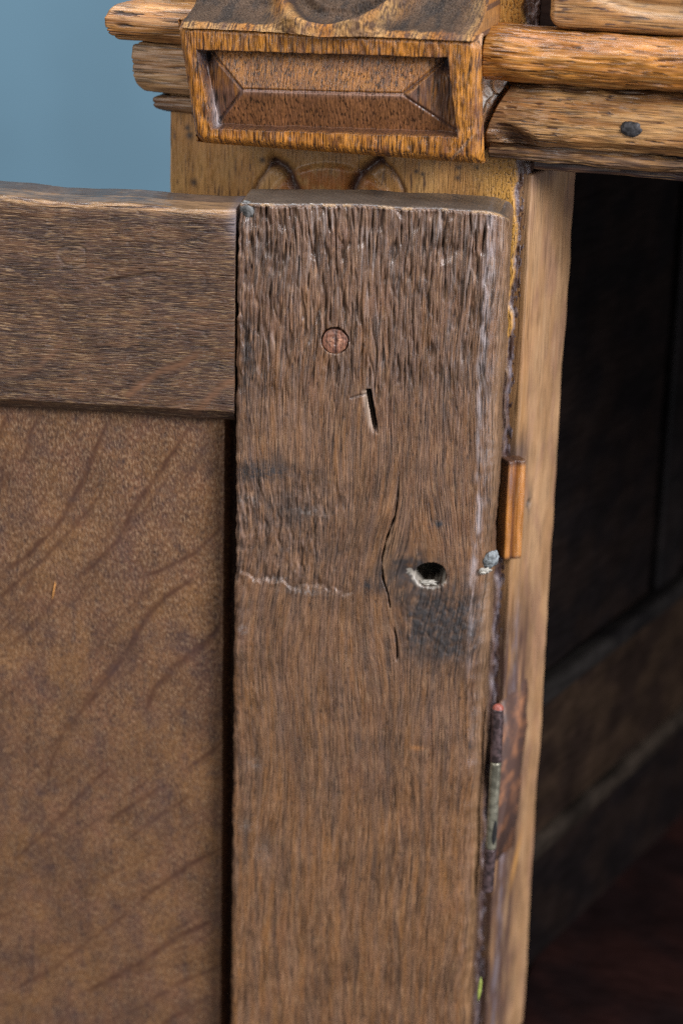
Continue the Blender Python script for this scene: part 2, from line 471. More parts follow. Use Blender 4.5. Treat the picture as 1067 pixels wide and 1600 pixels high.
    rh = np.hypot(hx / 5.0, hz / 4.25) + 0.04 * pn(np.arctan2(hz, hx) * 2, 2.5, 56)
    hole = ss(1.03, 0.90, rh)
    dish = np.exp(-(((X - D.mm(640, 895)[0]) / 5) ** 2 + ((Z - D.mm(640, 895)[1]) / 3) ** 2))
    chip = D.mm(770, 835)
    chp = np.exp(-(((X - chip[0]) / 3.2) ** 2 + ((Z - chip[1]) / 11) ** 2) ** 2)
    chp2 = D.mm(745, 888)
    chq = np.exp(-(((X - chp2[0]) / 4.0) ** 2 + ((Z - chp2[1]) / 5) ** 2) ** 1.5)
    fr = ss(0.5, 0.9, front)
    h = h - fr * (1.8 * c1 + 1.6 * c2 + 0.5 * c3 + slot_d - 0.45 * lip + 2.2 * peg + 13.0 * hole + 0.9 * dish + 0.8 * chq) - 1.4 * chp
    corner = D.mm(388, 322); cc = np.exp(-(((X - corner[0]) / 3.5) ** 2 + ((Z - corner[1]) / 4.0) ** 2))
    h = h - 1.5 * cc
    deep = np.clip(1 - top * 1.1, 0.08, 1) * (1 - 0.65 * ss(0.15, 0.5, e))
    hd = h * deep
    hd = np.where(n[:, 1] > 0.5, 0, hd)
    P = P + n * hd[:, None]
    P[:, 1] += dy; P[:, 2] += dz * ss(-60, 0, Z); P[:, 0] += dx
    # ---- colour
    c_mid = np.array((0.160, 0.080, 0.043)); c_warm = np.array((0.205, 0.100, 0.042)); c_dark = np.array((0.045, 0.029, 0.024))
    c_grey = np.array((0.155, 0.100, 0.080)); c_blue = np.array((0.030, 0.031, 0.037))
    warm = ss(-0.6, 0.6, fbm(U / 5, s / 50, 3, 60) + 0.25 * ss(-60, -150, Z) - 0.12)
    col = mixc(c_mid, c_warm, warm)
    col = mixc(col, c_grey, 0.75 * ss(-0.5, 0.7, fbm(U / 2.2, s / 30, 3, 61) + 0.6 * up + 0.25 * mtop))
    col = mixc(col, c_dark, 0.30 * groove * (0.5 + mtop) + 0.60 * pores + 0.55 * lines)
    col = mixc(col, c_dark, 0.45 * ss(0.05, 0.5, f2 * 0.5 + pn(U / 1.8, s / 40, 62)))
    gn = ss(0.15, 0.55, pn(U / 0.5, s / 6, 63))
    col = mixc(col, np.array((0.27, 0.17, 0.105)), 0.38 * gn)
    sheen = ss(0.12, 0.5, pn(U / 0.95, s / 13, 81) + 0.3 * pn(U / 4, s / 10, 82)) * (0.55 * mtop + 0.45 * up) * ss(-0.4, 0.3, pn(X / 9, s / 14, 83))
    col = mixc(col, np.array((0.31, 0.265, 0.265)), 0.55 * sheen)  # pale sheen streaks painted into the upper stile colour
    red = ss(0.25, 0.6, fbm(X / 10, s / 22, 2, 64))
    col = mixc(col, np.array((0.17, 0.080, 0.050)), 0.22 * red)
    col = mixc(col, c_grey * 1.15, torn * (0.15 + 0.85 * patch) * (0.2 + 0.8 * ss(0.0, 0.4, fuzz)))
    col = mixc(col, c_dark, torn * 0.7 * ss(0.0, 0.4, -fuzz))
    col = mixc(col, c_blue, np.clip(1.1 * rough * (0.75 + 0.6 * lump), 0, 0.92))
    col = mixc(col, c_blue, np.clip(1.3 * halo_m, 0, 0.9))
    big = np.zeros(len(X))
    for (a, b, sx, sz, w) in ((400, 735, 12, 4.5, 0.9), (440, 800, 17, 9, 0.55), (600, 905, 5, 5, 0.8), (740, 985, 5, 14, 0.6), (655, 935, 9, 4, 0.9), (690, 1010, 10, 9, 0.6),
                              (385, 560, 2.5, 18, 0.7), (755, 560, 2.2, 20, 0.5), (600, 1190, 7, 12, 0.35), (430, 420, 6, 10, 0.35), (640, 380, 12, 6, 0.35), (540, 880, 5, 7, 0.4), (385, 1300, 2, 16, 0.4), (700, 620, 3, 14, 0.4)):
        p = D.mm(a, b)
        big = np.maximum(big, w * np.exp(-((X - p[0]) / sx) ** 2 - ((Z - p[1]) / sz) ** 2))
    big = np.clip(big * (0.75 + 1.3 * fbm(U / 2.2, s / 6, 3, 84)), 0, 0.85)
    col = mixc(col, np.array((0.040, 0.034, 0.035)), big)
    st = D.mm(412, 738); stm = np.exp(-(((X - st[0]) / 9) ** 2 + ((Z - st[1] - 0.08 * (X - st[0])) / 2.2) ** 2)) * (0.6 + pn(X / 2, s / 0.8, 65))
    col = mixc(col, c_blue, np.clip(stm, 0, 0.8))
    for (a, b, sx, sz, w) in ((685, 818, 2.2, 1.6, 0.9), (575, 915, 3.5, 2.2, 0.7), (735, 1165, 1.6, 3.5, 0.6), (770, 800, 2.4, 9, 0.85),
                              (500, 870, 3, 2.5, 0.35), (390, 560, 1.6, 14, 0.6), (560, 1165, 1.0, 4, 0.45), (640, 640, 2, 12, 0.3), (700, 520, 1.4, 14, 0.4)):
        p = D.mm(a, b)
        col = mixc(col, c_blue * 1.2, w * np.exp(-((X - p[0]) / sx) ** 2 - ((Z - p[1]) / sz) ** 2) * (0.7 + 0.9 * pn(X / 1.2, s / 2, 66)))
    for (a, b, sx, sz, w) in ((760, 930, 1.4, 7, 0.6), (768, 700, 1.5, 9, 0.5), (765, 420, 1.1, 12, 0.45), (383, 780, 3.5, 1.2, 0.6),
                              (480, 925, 7, 1.0, 0.7), (430, 905, 5, 0.9, 0.55), (380, 983, 1.5, 1.5, 0.6), (395, 1195, 2.5, 2, 0.35),
                              (385, 1290, 3, 2, 0.35), (410, 1330, 2.5, 4, 0.3), (480, 800, 5, 1.4, 0.4), (745, 1130, 2, 5, 0.3)):
        p = D.mm(a, b)
        col = mixc(col, np.array((0.30, 0.28, 0.285)), w * np.exp(-((X - p[0]) / sx) ** 2 - ((Z - p[1]) / sz) ** 2) * ss(-0.35, 0.45, fbm(X / 0.8, s / 1.3, 3, 67)))  # pale chips, plus edge highlights painted on the arris and torn ledge
    ax = x1 - bw + 0.3 + 0.5 * pn(Z / 5, 0.4, 71)
    lav = gauss((X - ax) / (0.65 + 0.4 * pn(Z / 9, 0.2, 72))) * ss(D.mm(765, 1150)[1], D.mm(765, 850)[1], Z) * ss(-0.5, 0.2, fbm(X / 2, s / 9, 3, 73))
    col = mixc(col, np.array((0.31, 0.27, 0.29)), 0.85 * lav)  # lavender highlight along the arris painted into the colour
    orange = D.mm(650, 1168)
    col = mixc(col, np.array((0.36, 0.17, 0.07)), 0.8 * np.exp(-((X - orange[0]) / 2.2) ** 2 - ((Z - orange[1]) / 0.8) ** 2))
    slotface = ins * (sd < -0.2) * ss(-2.7, -1.2, sd)
    col = mixc(col, np.array((0.36, 0.27, 0.22)), 0.95 * slotface)
    col = mixc(col, c_blue * 0.5, fr * np.clip(1.2 * c1 + c2 + 0.6 * c3 + ss(-0.6, 0.0, sd) * ins * (sd < 0.9), 0, 0.95))
    col = mixc(col, np.array((0.24, 0.15, 0.09)), 0.8 * lip)
    col = mixc(col, c_blue * 0.4, hole * 0.85)
    inner_left = hole * ss(0.2, -0.9, hx / 5)
    col = mixc(col, np.array((0.16, 0.16, 0.12)), 0.8 * inner_left)
    fil = np.exp(-((rh - 1.0) / 0.16) ** 2) * ss(0.1, 0.6, -hz / 5 - 0.25 * hx / 5 + 0.15) * ss(-0.4, 0.1, fbm(X / 1.2, s / 1.2, 2, 79))
    pf = D.mms([(640, 892), (648, 902), (656, 912)]); df, tf = polyd(X, Z, pf)
    fil = np.maximum(fil, ss(1.25, 0.6, df + 0.9 * fbm(X / 1.1, s / 1.1, 2, 80))) * (rh > 0.75)
    col = mixc(col, np.array((0.36, 0.32, 0.27)), 0.85 * np.clip(fil, 0, 1))
    side_m = ss(0.3, 0.9, e)
    col = mixc(col, np.array((0.22, 0.130, 0.074)), 0.8 * side_m * ss(-0.5, 0.3, fbm(X / 1.5, s / 30, 2, 68) + 0.2))
    topm = ss(0.5, 0.9, top)
    col = mixc(col, np.array((0.085, 0.074, 0.066)), 0.8 * topm)  # grey gloss of the top face put into its colour
    edge_line = ss(0.35, 0.6, top) * ss(0.97, 0.75, top) * front
    col = mixc(col, np.array((0.34, 0.22, 0.12)), np.clip(1.6 * edge_line, 0, 1) * ss(-0.2, 0.3, pn(X / 3, 0.4, 69)) * 0.8)  # paler broken line along the top front edge
    low = ss(D.mm(500, 1050)[1], D.mm(500, 1500)[1], Z)
    col = col * (1 + low[:, None] * np.array((0.14, 0.10, 0.0)))
    col = col * np.where((fil > 0.3)[:, None], 1.0, np.array((1.0, 0.95, 0.86)))
    rg = 0.44 + 0.12 * fbm(X / 6, s / 12, 2, 70) - 0.13 * mtop - 0.07 * up + 0.15 * torn + 0.12 * rough - 0.20 * topm - 0.08 * arr - 0.1 * lav
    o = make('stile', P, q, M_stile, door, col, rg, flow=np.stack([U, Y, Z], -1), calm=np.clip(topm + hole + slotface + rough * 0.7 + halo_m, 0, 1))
    return o
stile()


# ================================================================== door: top rail
def rail():
    x1 = TL[0] - 0.55; x0 = D.mm(0, 500)[0] - 130
    zt = D.mm(200, 320)[1]; zb = D.mm(200, 657)[1]
    xs = axis(x0, x1, 0.24, 0.8, dense=(D.mm(0, 500)[0] - 3, x1), coarse=3)
    ys = axis(0, DT, 1.0, 1.6); zs = axis(zb, zt, 0.19, 1.6)
    P, n, q = rbox(xs, ys, zs, 1.6)
    # keep the end grain that butts against the stile square
    P[:, 0] = np.where(P[:, 0] > x1 - 1.7, x1 - 0.15 * (x1 - P[:, 0]), P[:, 0])
    X = P[:, 0].copy(); Y = P[:, 1].copy(); Z = P[:, 2].copy(); s = X
    front = np.clip(-n[:, 1], 0, 1); top = np.clip(n[:, 2], 0, 1)
    V = Z - 0.9 * Y * (Z > (zt + zb) / 2)
    V = V + 1.0 * fbm(X / 40, Z / 22, 2, 101) + 0.25 * pn(X / 12, Z / 4, 102)
    # lower edge bevel
    bw = 4.6 + 0.3 * pn(X / 20, 0.3, 103)
    e = np.clip((zb + bw - Z) / bw, 0, 1)
    dy = 5.0 * e
    # worn top arris
    e2 = np.clip((Z - (zt - 4)) / 4, 0, 1)
    dy2 = 0.9 * e2 ** 2
    dzt = 0.8 * pn(X / 25, 0.2, 104) + 0.12 * pn(X / 5, 0.9, 105) + 0.9 * ss(D.mm(160, 320)[0], D.mm(0, 320)[0], X)
    f2 = pn(s / 7, V / 0.55, 106); f3 = pn(s / 4, V / 0.33, 107)
    pores = ss(0.30, 0.58, pn(s / 3.6, V / 0.42, 108)); groove = ss(0.15, 0.6, pn(s / 14, V / 0.9, 109))
    flk1 = D.mms([(318, 548), (285, 568), (250, 580), (222, 600), (200, 617)])
    flk2 = D.mms([(372, 590), (345, 605), (318, 632), (305, 645)])
    flk3 = D.mms([(110, 520), (60, 575), (0, 588)])
    F = 0
    for i, fk in enumerate((flk1, flk2, flk3)):
        d, t = polyd(X, Z, fk); F = np.maximum(F, np.exp(-(d / (1.1, 1.3, 0.9)[i]) ** 2) * (1, 0.8, 0.5)[i] * ss(0, 0.15, t))
    h = (0.055 * f2 + 0.04 * f3 - 0.12 * pores - 0.12 * groove) * (1 - 0.8 * F) + 0.35 * fbm(X / 30, Z / 16, 2, 110)
    scuffs = ss(0.25, 0.45, fbm(X / 4, Z / 3, 2, 111))
    h = h - 0.10 * scuffs * (1 + pn(X / 0.8, Z / 0.8, 112))
    g1 = D.mms([(165, 440), (200, 434), (240, 428)]); d, t = polyd(X, Z, g1); gg = np.exp(-(d / 0.7) ** 2); h = h - 0.5 * gg
    ri = D.mm(115, 400); rr = np.hypot((X - ri[0]) / 4.5, (Z - ri[1]) / 3.2); ring = np.exp(-((rr - 1) / 0.14) ** 2) * (X < ri[0] + 4)
    h = h - 0.28 * ring
    h = np.where(n[:, 1] > 0.5, 0, h) * np.where(n[:, 0] > 0.8, 0, 1)
    P = P + n * h[:, None]
    P[:, 1] += dy * (Y < DT / 2) + dy2 * (Y < DT / 2); P[:, 2] += dzt * ss(zt - 16, zt, Z) + 0.35 * pn(X / 30, 5.5, 113) * ss(zb + 10, zb, Z)
    c_mid = np.array((0.074, 0.042, 0.029)); c_warm = np.array((0.108, 0.058, 0.032)); c_dark = np.array((0.038, 0.027, 0.026))
    col = mixc(c_mid, c_warm, ss(-0.3, 0.4, fbm(X / 30, Z / 5, 3, 120)))
    col = mixc(col, c_dark, 0.6 * pores * (1 - F) + 0.45 * groove * (1 - F))
    col = mixc(col, c_dark, 0.5 * ss(0.0, 0.5, fbm(X / 25, Z / 7, 3, 121)))
    gl = ss(0.22, 0.55, pn(s / 4.5, V / 0.36, 122)) * (0.35 + 0.65 * ss(-0.2, 0.4, fbm(X / 12, Z / 9, 2, 123)))
    col = mixc(col, np.array((0.36, 0.235, 0.115)), 0.42 * gl * (1 - F))
    col = mixc(col, np.array((0.17, 0.095, 0.058)), 0.8 * F)
    col = mixc(col, np.array((0.18, 0.165, 0.16)), 0.35 * scuffs * ss(0, 0.4, fbm(X / 0.9, Z / 0.7, 2, 124)) + 0.5 * ring * 0.4)
    col = mixc(col, c_dark, 0.6 * gg + 0.35 * ss(0.0, 0.5, e))  # dark gouge; shade of the down-facing bevel painted in as well
    topm = ss(0.6, 0.95, top)
    col = mixc(col, np.array((0.060, 0.048, 0.040)), 0.7 * topm)
    edge = gauss((Z - (zt - 0.9)) / 0.8) * (Y < DT / 2)
    col = mixc(col, np.array((0.40, 0.25, 0.12)), 0.60 * edge * ss(-0.25, 0.35, pn(s / 12, V / 0.5, 125) + 0.3))  # golden highlight on the top edge painted into the colour
    joint = D.mm(368, 345)
    jm = np.exp(-((X - joint[0]) / 2.2) ** 2 - ((Z - joint[1]) / 6) ** 2)
    col = mixc(col, np.array((0.26, 0.25, 0.30)), 0.55 * jm)
    col = col * np.array((0.98, 0.88, 0.80))
    rg = 0.43 + 0.1 * fbm(X / 8, Z / 5, 2, 126) - 0.08 * topm - 0.10 * edge
    make('rail', P, q, M_rail, door, col, rg, flow=np.stack([X, Y, V], -1), calm=np.clip(F + topm, 0, 1))
    return zb
RAIL_B = rail()


# ================================================================== door: panel
def panel():
    dep = 8.0
    gx = D.mm(351, 1100, dep)[0]
    x1 = TL[0] + 9; x0 = D.mm(0, 500)[0] - 130
    zt = RAIL_B + 9; zb = VIS_B - 120
    xs = axis(x0, x1, 0.21, 0.5, dense=(D.mm(0, 1000, dep)[0] - 3, TL[0] + 1), coarse=3)
    ys = axis(dep, dep + 9, 2, 0.5); zs = axis(zb, zt, 0.30, 0.5, dense=(VIS_B - 6, RAIL_B + 2), coarse=4)
    P, n, q = rbox(xs, ys, zs, 0.5)
    X = P[:, 0].copy(); Z = P[:, 2].copy(); s = -Z
    front = np.clip(-n[:, 1], 0, 1)
    # the field stops short of the stile: a deep open groove down that side
    gxl = gx + 0.25 * pn(Z / 15, 0.5, 201)
    fall = ss(gxl - 0.8, gxl + 1.3, X)
    F = np.zeros(len(X)); wob = 0.8 * pn(X / 6, s / 6, 202)
    rays = [
        ([(172, 652), (150, 700), (134, 746), (94, 817), (39, 872), (-10, 905)], 1.0, 1.0),
        ([(300, 662), (252, 734), (209, 793), (185, 845), (150, 880), (108, 912)], 1.0, 1.0),
        ([(330, 690), (300, 730), (285, 760)], 0.7, 0.55),
        ([(160, 770), (138, 797), (79, 864), (24, 912), (-8, 945)], 0.8, 0.8),
        ([(262, 745), (225, 800), (190, 840)], 0.7, 0.5),
        ([(356, 815), (330, 842), (299, 868), (255, 890), (222, 903)], 0.8, 0.85),
        ([(310, 900), (256, 935), (228, 967), (193, 1030), (155, 1075), (128, 1118)], 1.1, 0.95),
        ([(250, 915), (215, 935), (196, 958)], 0.8, 0.5),
        ([(350, 972), (327, 1000), (276, 1039), (244, 1075), (218, 1126)], 1.2, 1.0),
        ([(215, 998), (157, 1059), (126, 1114), (70, 1180)], 0.9, 0.6),
        ([(60, 650), (43, 700), (33, 728)], 0.8, 0.8), ([(10, 650), (-2, 690)], 0.8, 0.8),
        ([(12, 690), (6, 745), (-4, 780)], 0.7, 0.6), ([(352, 1157), (315, 1187), (285, 1205)], 0.8, 0.7),
        ([(175, 1195), (142, 1228), (110, 1260), (60, 1312), (10, 1355)], 0.9, 0.75),
        ([(262, 1225), (244, 1236), (185, 1272), (168, 1290)], 0.9, 0.8),
        ([(302, 1243), (252, 1272), (197, 1315)], 0.7, 0.6),
        ([(349, 1325), (299, 1350), (236, 1394), (215, 1412)], 1.0, 0.85),
        ([(342, 1435), (276, 1465), (220, 1504), (157, 1539), (120, 1556)], 1.2, 1.0),
        ([(341, 1511), (276, 1539), (226, 1570)], 1.0, 0.8),
        ([(205, 1424), (150, 1462), (79, 1516), (20, 1548)], 0.9, 0.6), ([(320, 1560), (270, 1590), (230, 1620)], 1.0, 0.7),
        ([(110, 1120), (85, 1180), (70, 1230)], 0.7, 0.5), ([(90, 930), (40, 990), (0, 1020)], 0.8, 0.4),
    ]
    rng_ = random.Random(11)
    for _ in range(34):
        rx_, ry_ = rng_.uniform(-10, 345), rng_.uniform(670, 1600)
        ph = math.radians(20 + 42 * min(1, max(0, (ry_ - 650) / 900)) + rng_.uniform(-5, 5)); ln_ = rng_.uniform(50, 170)
        pp = [(rx_ - ln_ * t_ * math.sin(ph * (1 + 0.25 * t_)), ry_ + ln_ * t_ * math.cos(ph * (1 + 0.25 * t_))) for t_ in (0, 0.35, 0.7, 1.0)]
        rays.append((pp, rng_.uniform(0.45, 0.8), rng_.uniform(0.0, 0.35)))
    for i, (pp, w, a) in enumerate(rays):
        pts = D.mms(pp, dep)
        d, t = polyd(X + wob, Z + 0.4 * wob, pts)
        d = np.abs(d + 0.35 * pn(X / 3, s / 3, 203 + i))
        ww = w * (0.55 + 0.5 * np.sin(np.clip(t, 0.02, 0.98) * math.pi))
        F = np.maximum(F, (0.3 + 0.65 * a) * np.exp(-(d / (1.05 * ww)) ** 2) * (0.25 + 0.75 * ss(0, 0.08, t) * ss(1, 0.85, t)) * (0.9 + 0.35 * pn(X / 5, s / 5, 230)))
    F = np.clip(F, 0, 1)
    lean = -0.16 * s + 2 * fbm(X / 30, s / 50, 2, 240)
    q1 = pn((X + lean) / 0.62, s / 1.7, 241); q2 = pn((X + lean) / 0.40, s / 1.0, 242)
    dash = ss(0.18, 0.5, q1 + 0.3 * q2); pits = ss(0.18, 0.5, -q1 - 0.4 * q2)
    up = ss(D.mm(100, 1150, dep)[1], D.mm(100, 750, dep)[1], Z)
    h = (0.10 * q1 + 0.06 * q2) * (1 - 0.75 * F) * (0.6 + 0.4 * up) - 0.10 * F + 0.4 * fbm(X / 40, s / 60, 2, 243)
    h = np.where(n[:, 1] > 0.5, 0, h)
    P = P + n * h[:, None]
    P[:, 1] += np.where(P[:, 1] < dep + 4, fall * 6.5, 0)
    c_mid = np.array((0.146, 0.074, 0.038)); c_warm = np.array((0.176, 0.089, 0.039)); c_red = np.array((0.145, 0.070, 0.045)); c_dark = np.array((0.040, 0.026, 0.026))
    col = mixc(c_mid, c_warm, ss(-0.3, 0.4, fbm(X / 16, s / 35, 3, 250)))
    col = mixc(col, c_red, 0.6 * ss(-0.1, 0.5, fbm(X / 12, s / 16, 3, 251)))
    col = mixc(col, c_dark, 0.40 * pits * (1 - F) + 0.28 * ss(0.1, 0.5, fbm(X / 5, s / 7, 3, 252)) + 0.25 * ss(0.1, 0.5, fbm(X / 2.2, s / 22, 2, 253)))
    col = mixc(col, np.array((0.33, 0.22, 0.14)), (0.25 + 0.25 * up) * dash * (1 - 0.85 * F))
    col = mixc(col, np.array((0.050, 0.022, 0.018)), 0.68 * F)
    col = mixc(col, c_dark * 0.3, 0.9 * ss(gxl - 0.2, gxl + 0.8, X))  # shade inside the groove painted near black
    col = mixc(col, np.array((0.10, 0.05, 0.03)), 0.5 * ss(gxl - 3, gxl - 0.5, X))  # soft reddish shade painted beside the groove
    blot = ss(0.0, 0.45, fbm(X / 14, s / 20, 3, 260)) * 0.45 + ss(0.1, 0.4, fbm(X / 4, s / 4, 2, 261)) * 0.25
    col = mixc(col, np.array((0.062, 0.038, 0.036)), blot)
    col = col * np.array((1.0, 0.94, 0.88))
    rg = 0.50 + 0.08 * fbm(X / 10, s / 10, 2, 254) - 0.08 * F
    make('panel', P, q, M_panel, door, col, rg, flow=np.stack([X + lean, P[:, 1] * 0, Z], -1), calm=np.clip(F * 1.2, 0, 1))
panel()


# ---- small things of the door
def blob(name, frame, c, rad, mat, parent, seed=1, nu=40, nv=24, amp=0.25, y=0.0, rot=0.0, label=None):
    """lumpy irregular chip or lump, centre c=(x,z) at depth y, radii in mm"""
    u = np.linspace(0, 2 * math.pi, nu, endpoint=False); v = np.linspace(-math.pi / 2, math.pi / 2, nv)
    Uu, V = np.meshgrid(u, v, indexing='ij')
    dx = np.cos(V) * np.cos(Uu); dz = np.sin(V); dyv = np.cos(V) * np.sin(Uu)
    k = 1 + amp * (pn(dx * 1.8 + dyv * 1.1 + 5, dz * 1.8 + dyv * 1.7 + 3, seed) + 0.5 * pn(dx * 5 + dyv * 3, dz * 5 - dyv * 4, seed + 3))
    x = dx * k * rad[0]; z = dz * k * rad[2]; yy = dyv * k * rad[1]
    xr = x * math.cos(rot) - z * math.sin(rot); zr = x * math.sin(rot) + z * math.cos(rot)
    P = np.stack([xr + c[0], yy + y, zr + c[1]], -1).reshape(-1, 3)
    a, b = np.meshgrid(np.arange(nu), np.arange(nv - 1), indexing='ij')
    a2 = (a + 1) % nu
    q = np.stack([a * nv + b, a2 * nv + b, a2 * nv + b + 1, a * nv + b + 1], -1).reshape(-1, 4)
    o = make(name, P, q, mat, parent, frame=frame)
    if label: o['label'] = label
    return o


def peg():
    c = D.mm(523, 533)
    nr, na = 26, 90
    r = np.linspace(0, 1, nr); a = np.linspace(0, 2 * math.pi, na)
    Rr, Aa = np.meshgrid(r, a, indexing='ij')
    rad = 3.85 + 0.12 * pn(np.cos(Aa) * 2 + 4, np.sin(Aa) * 2 + 4, 300)
    x = Rr * rad * np.cos(Aa); z = Rr * rad * np.sin(Aa) * (1 - 0.06 * (np.sin(Aa) > 0))
    y = 0.55 - 0.35 * (1 - Rr ** 4) + 0.30 * fbm(x / 1.2, z / 1.6, 3, 301) + 0.25 * np.exp(-((x - 0.2) / 0.35) ** 2)
    z2 = z - 0.12
    front = np.stack([x, y, z2], -1).reshape(-1, 3)
    rim = np.stack([x[-1], np.full(na, 3.0), z2[-1]], -1)
    P = np.concatenate([front, rim]) + np.array((c[0], 0, c[1]))
    q = grid_quads(nr, na)
    k = (nr - 1) * na; b = np.arange(na - 1)
    q = np.concatenate([q, np.stack([k + b, nr * na + b, nr * na + b + 1, k + b + 1], -1)])
    X = P[:, 0] - c[0]; Z = P[:, 2] - c[1]
    col = mixc(np.array((0.25, 0.105, 0.062)), np.array((0.09, 0.042, 0.032)), ss(-0.05, 0.45, fbm(X / 1.0, Z / 1.4, 3, 303)))
    col = mixc(col, np.array((0.52, 0.27, 0.17)), 0.8 * (gauss((X + 1.0) / 0.7) + gauss((X - 1.3) / 0.6)) * gauss((Z + 0.2) / 1.1) * ss(-0.1, 0.3, fbm(X, Z, 2, 304) + 0.1))
    col = mixc(col, np.array((0.03, 0.018, 0.018)), 0.8 * gauss((X - 0.2) / 0.35))
    o = make('peg', P, q, M_stile, door, col, np.full(len(P), 0.5), calm=np.full(len(P), 0.6))
peg()

blob('filler', D, D.mm(668, 914), (2.7, 1.3, 0.8), M_white, door, 312, amp=0.5, y=2.2, rot=0.08, label='white filler along the lower rim of the bored hole')
blob('wax_lump', D, D.mm(766, 878), (2.0, 1.2, 3.0), M_wax, door, 313, amp=0.25, y=2.2, rot=-0.45, label='grey filler lump on the worn right edge')
blob('filler', D, D.mm(757, 893), (1.7, 0.8, 0.9), M_white, door, 314, amp=0.5, y=0.45, rot=0.3, label='small bright white filler patch on the right edge')
blob('wax_lump', D, D.mm(386, 329), (2.2, 1.2, 2.8), M_dull, door, 315, amp=0.15, y=1.6, rot=0.5, label='grey filler lump in the top corner joint')
blob('splinter', D, D.mm(85, 922, 8), (0.28, 0.25, 3.0), plain('fresh_orange_wood', (0.55, 0.25, 0.07), 0.5), door, 316, amp=0.2, y=7.8, rot=-0.18,
     label='thin orange splinter on the panel')

# ================================================================== cabinet
POST_L = A.mm(265, 280)[0]
POST_T = 75.0


def gold_tone(X, s, seed, base=(0.36, 0.19, 0.065), dark=(0.055, 0.028, 0.022), pale=(0.46, 0.30, 0.13), dens=0.0, ln=4.0, w=0.55):
    col = mixc(np.array(base), np.array(pale), 0.6 * ss(-0.3, 0.4, fbm(X / 9, s / 25, 2, seed)))
    dsh = ss(0.12, 0.42, pn(X / w, s / ln, seed + 1) + 0.25 * pn(X / 0.3, s / 2, seed + 2) + dens)
    col = mixc(col, np.array(dark), 0.8 * dsh)
    col = mixc(col, np.array(dark) * 1.8, 0.6 * ss(0.1, 0.5, fbm(X / 7, s / 10, 3, seed + 3) + dens))
    return col, dsh


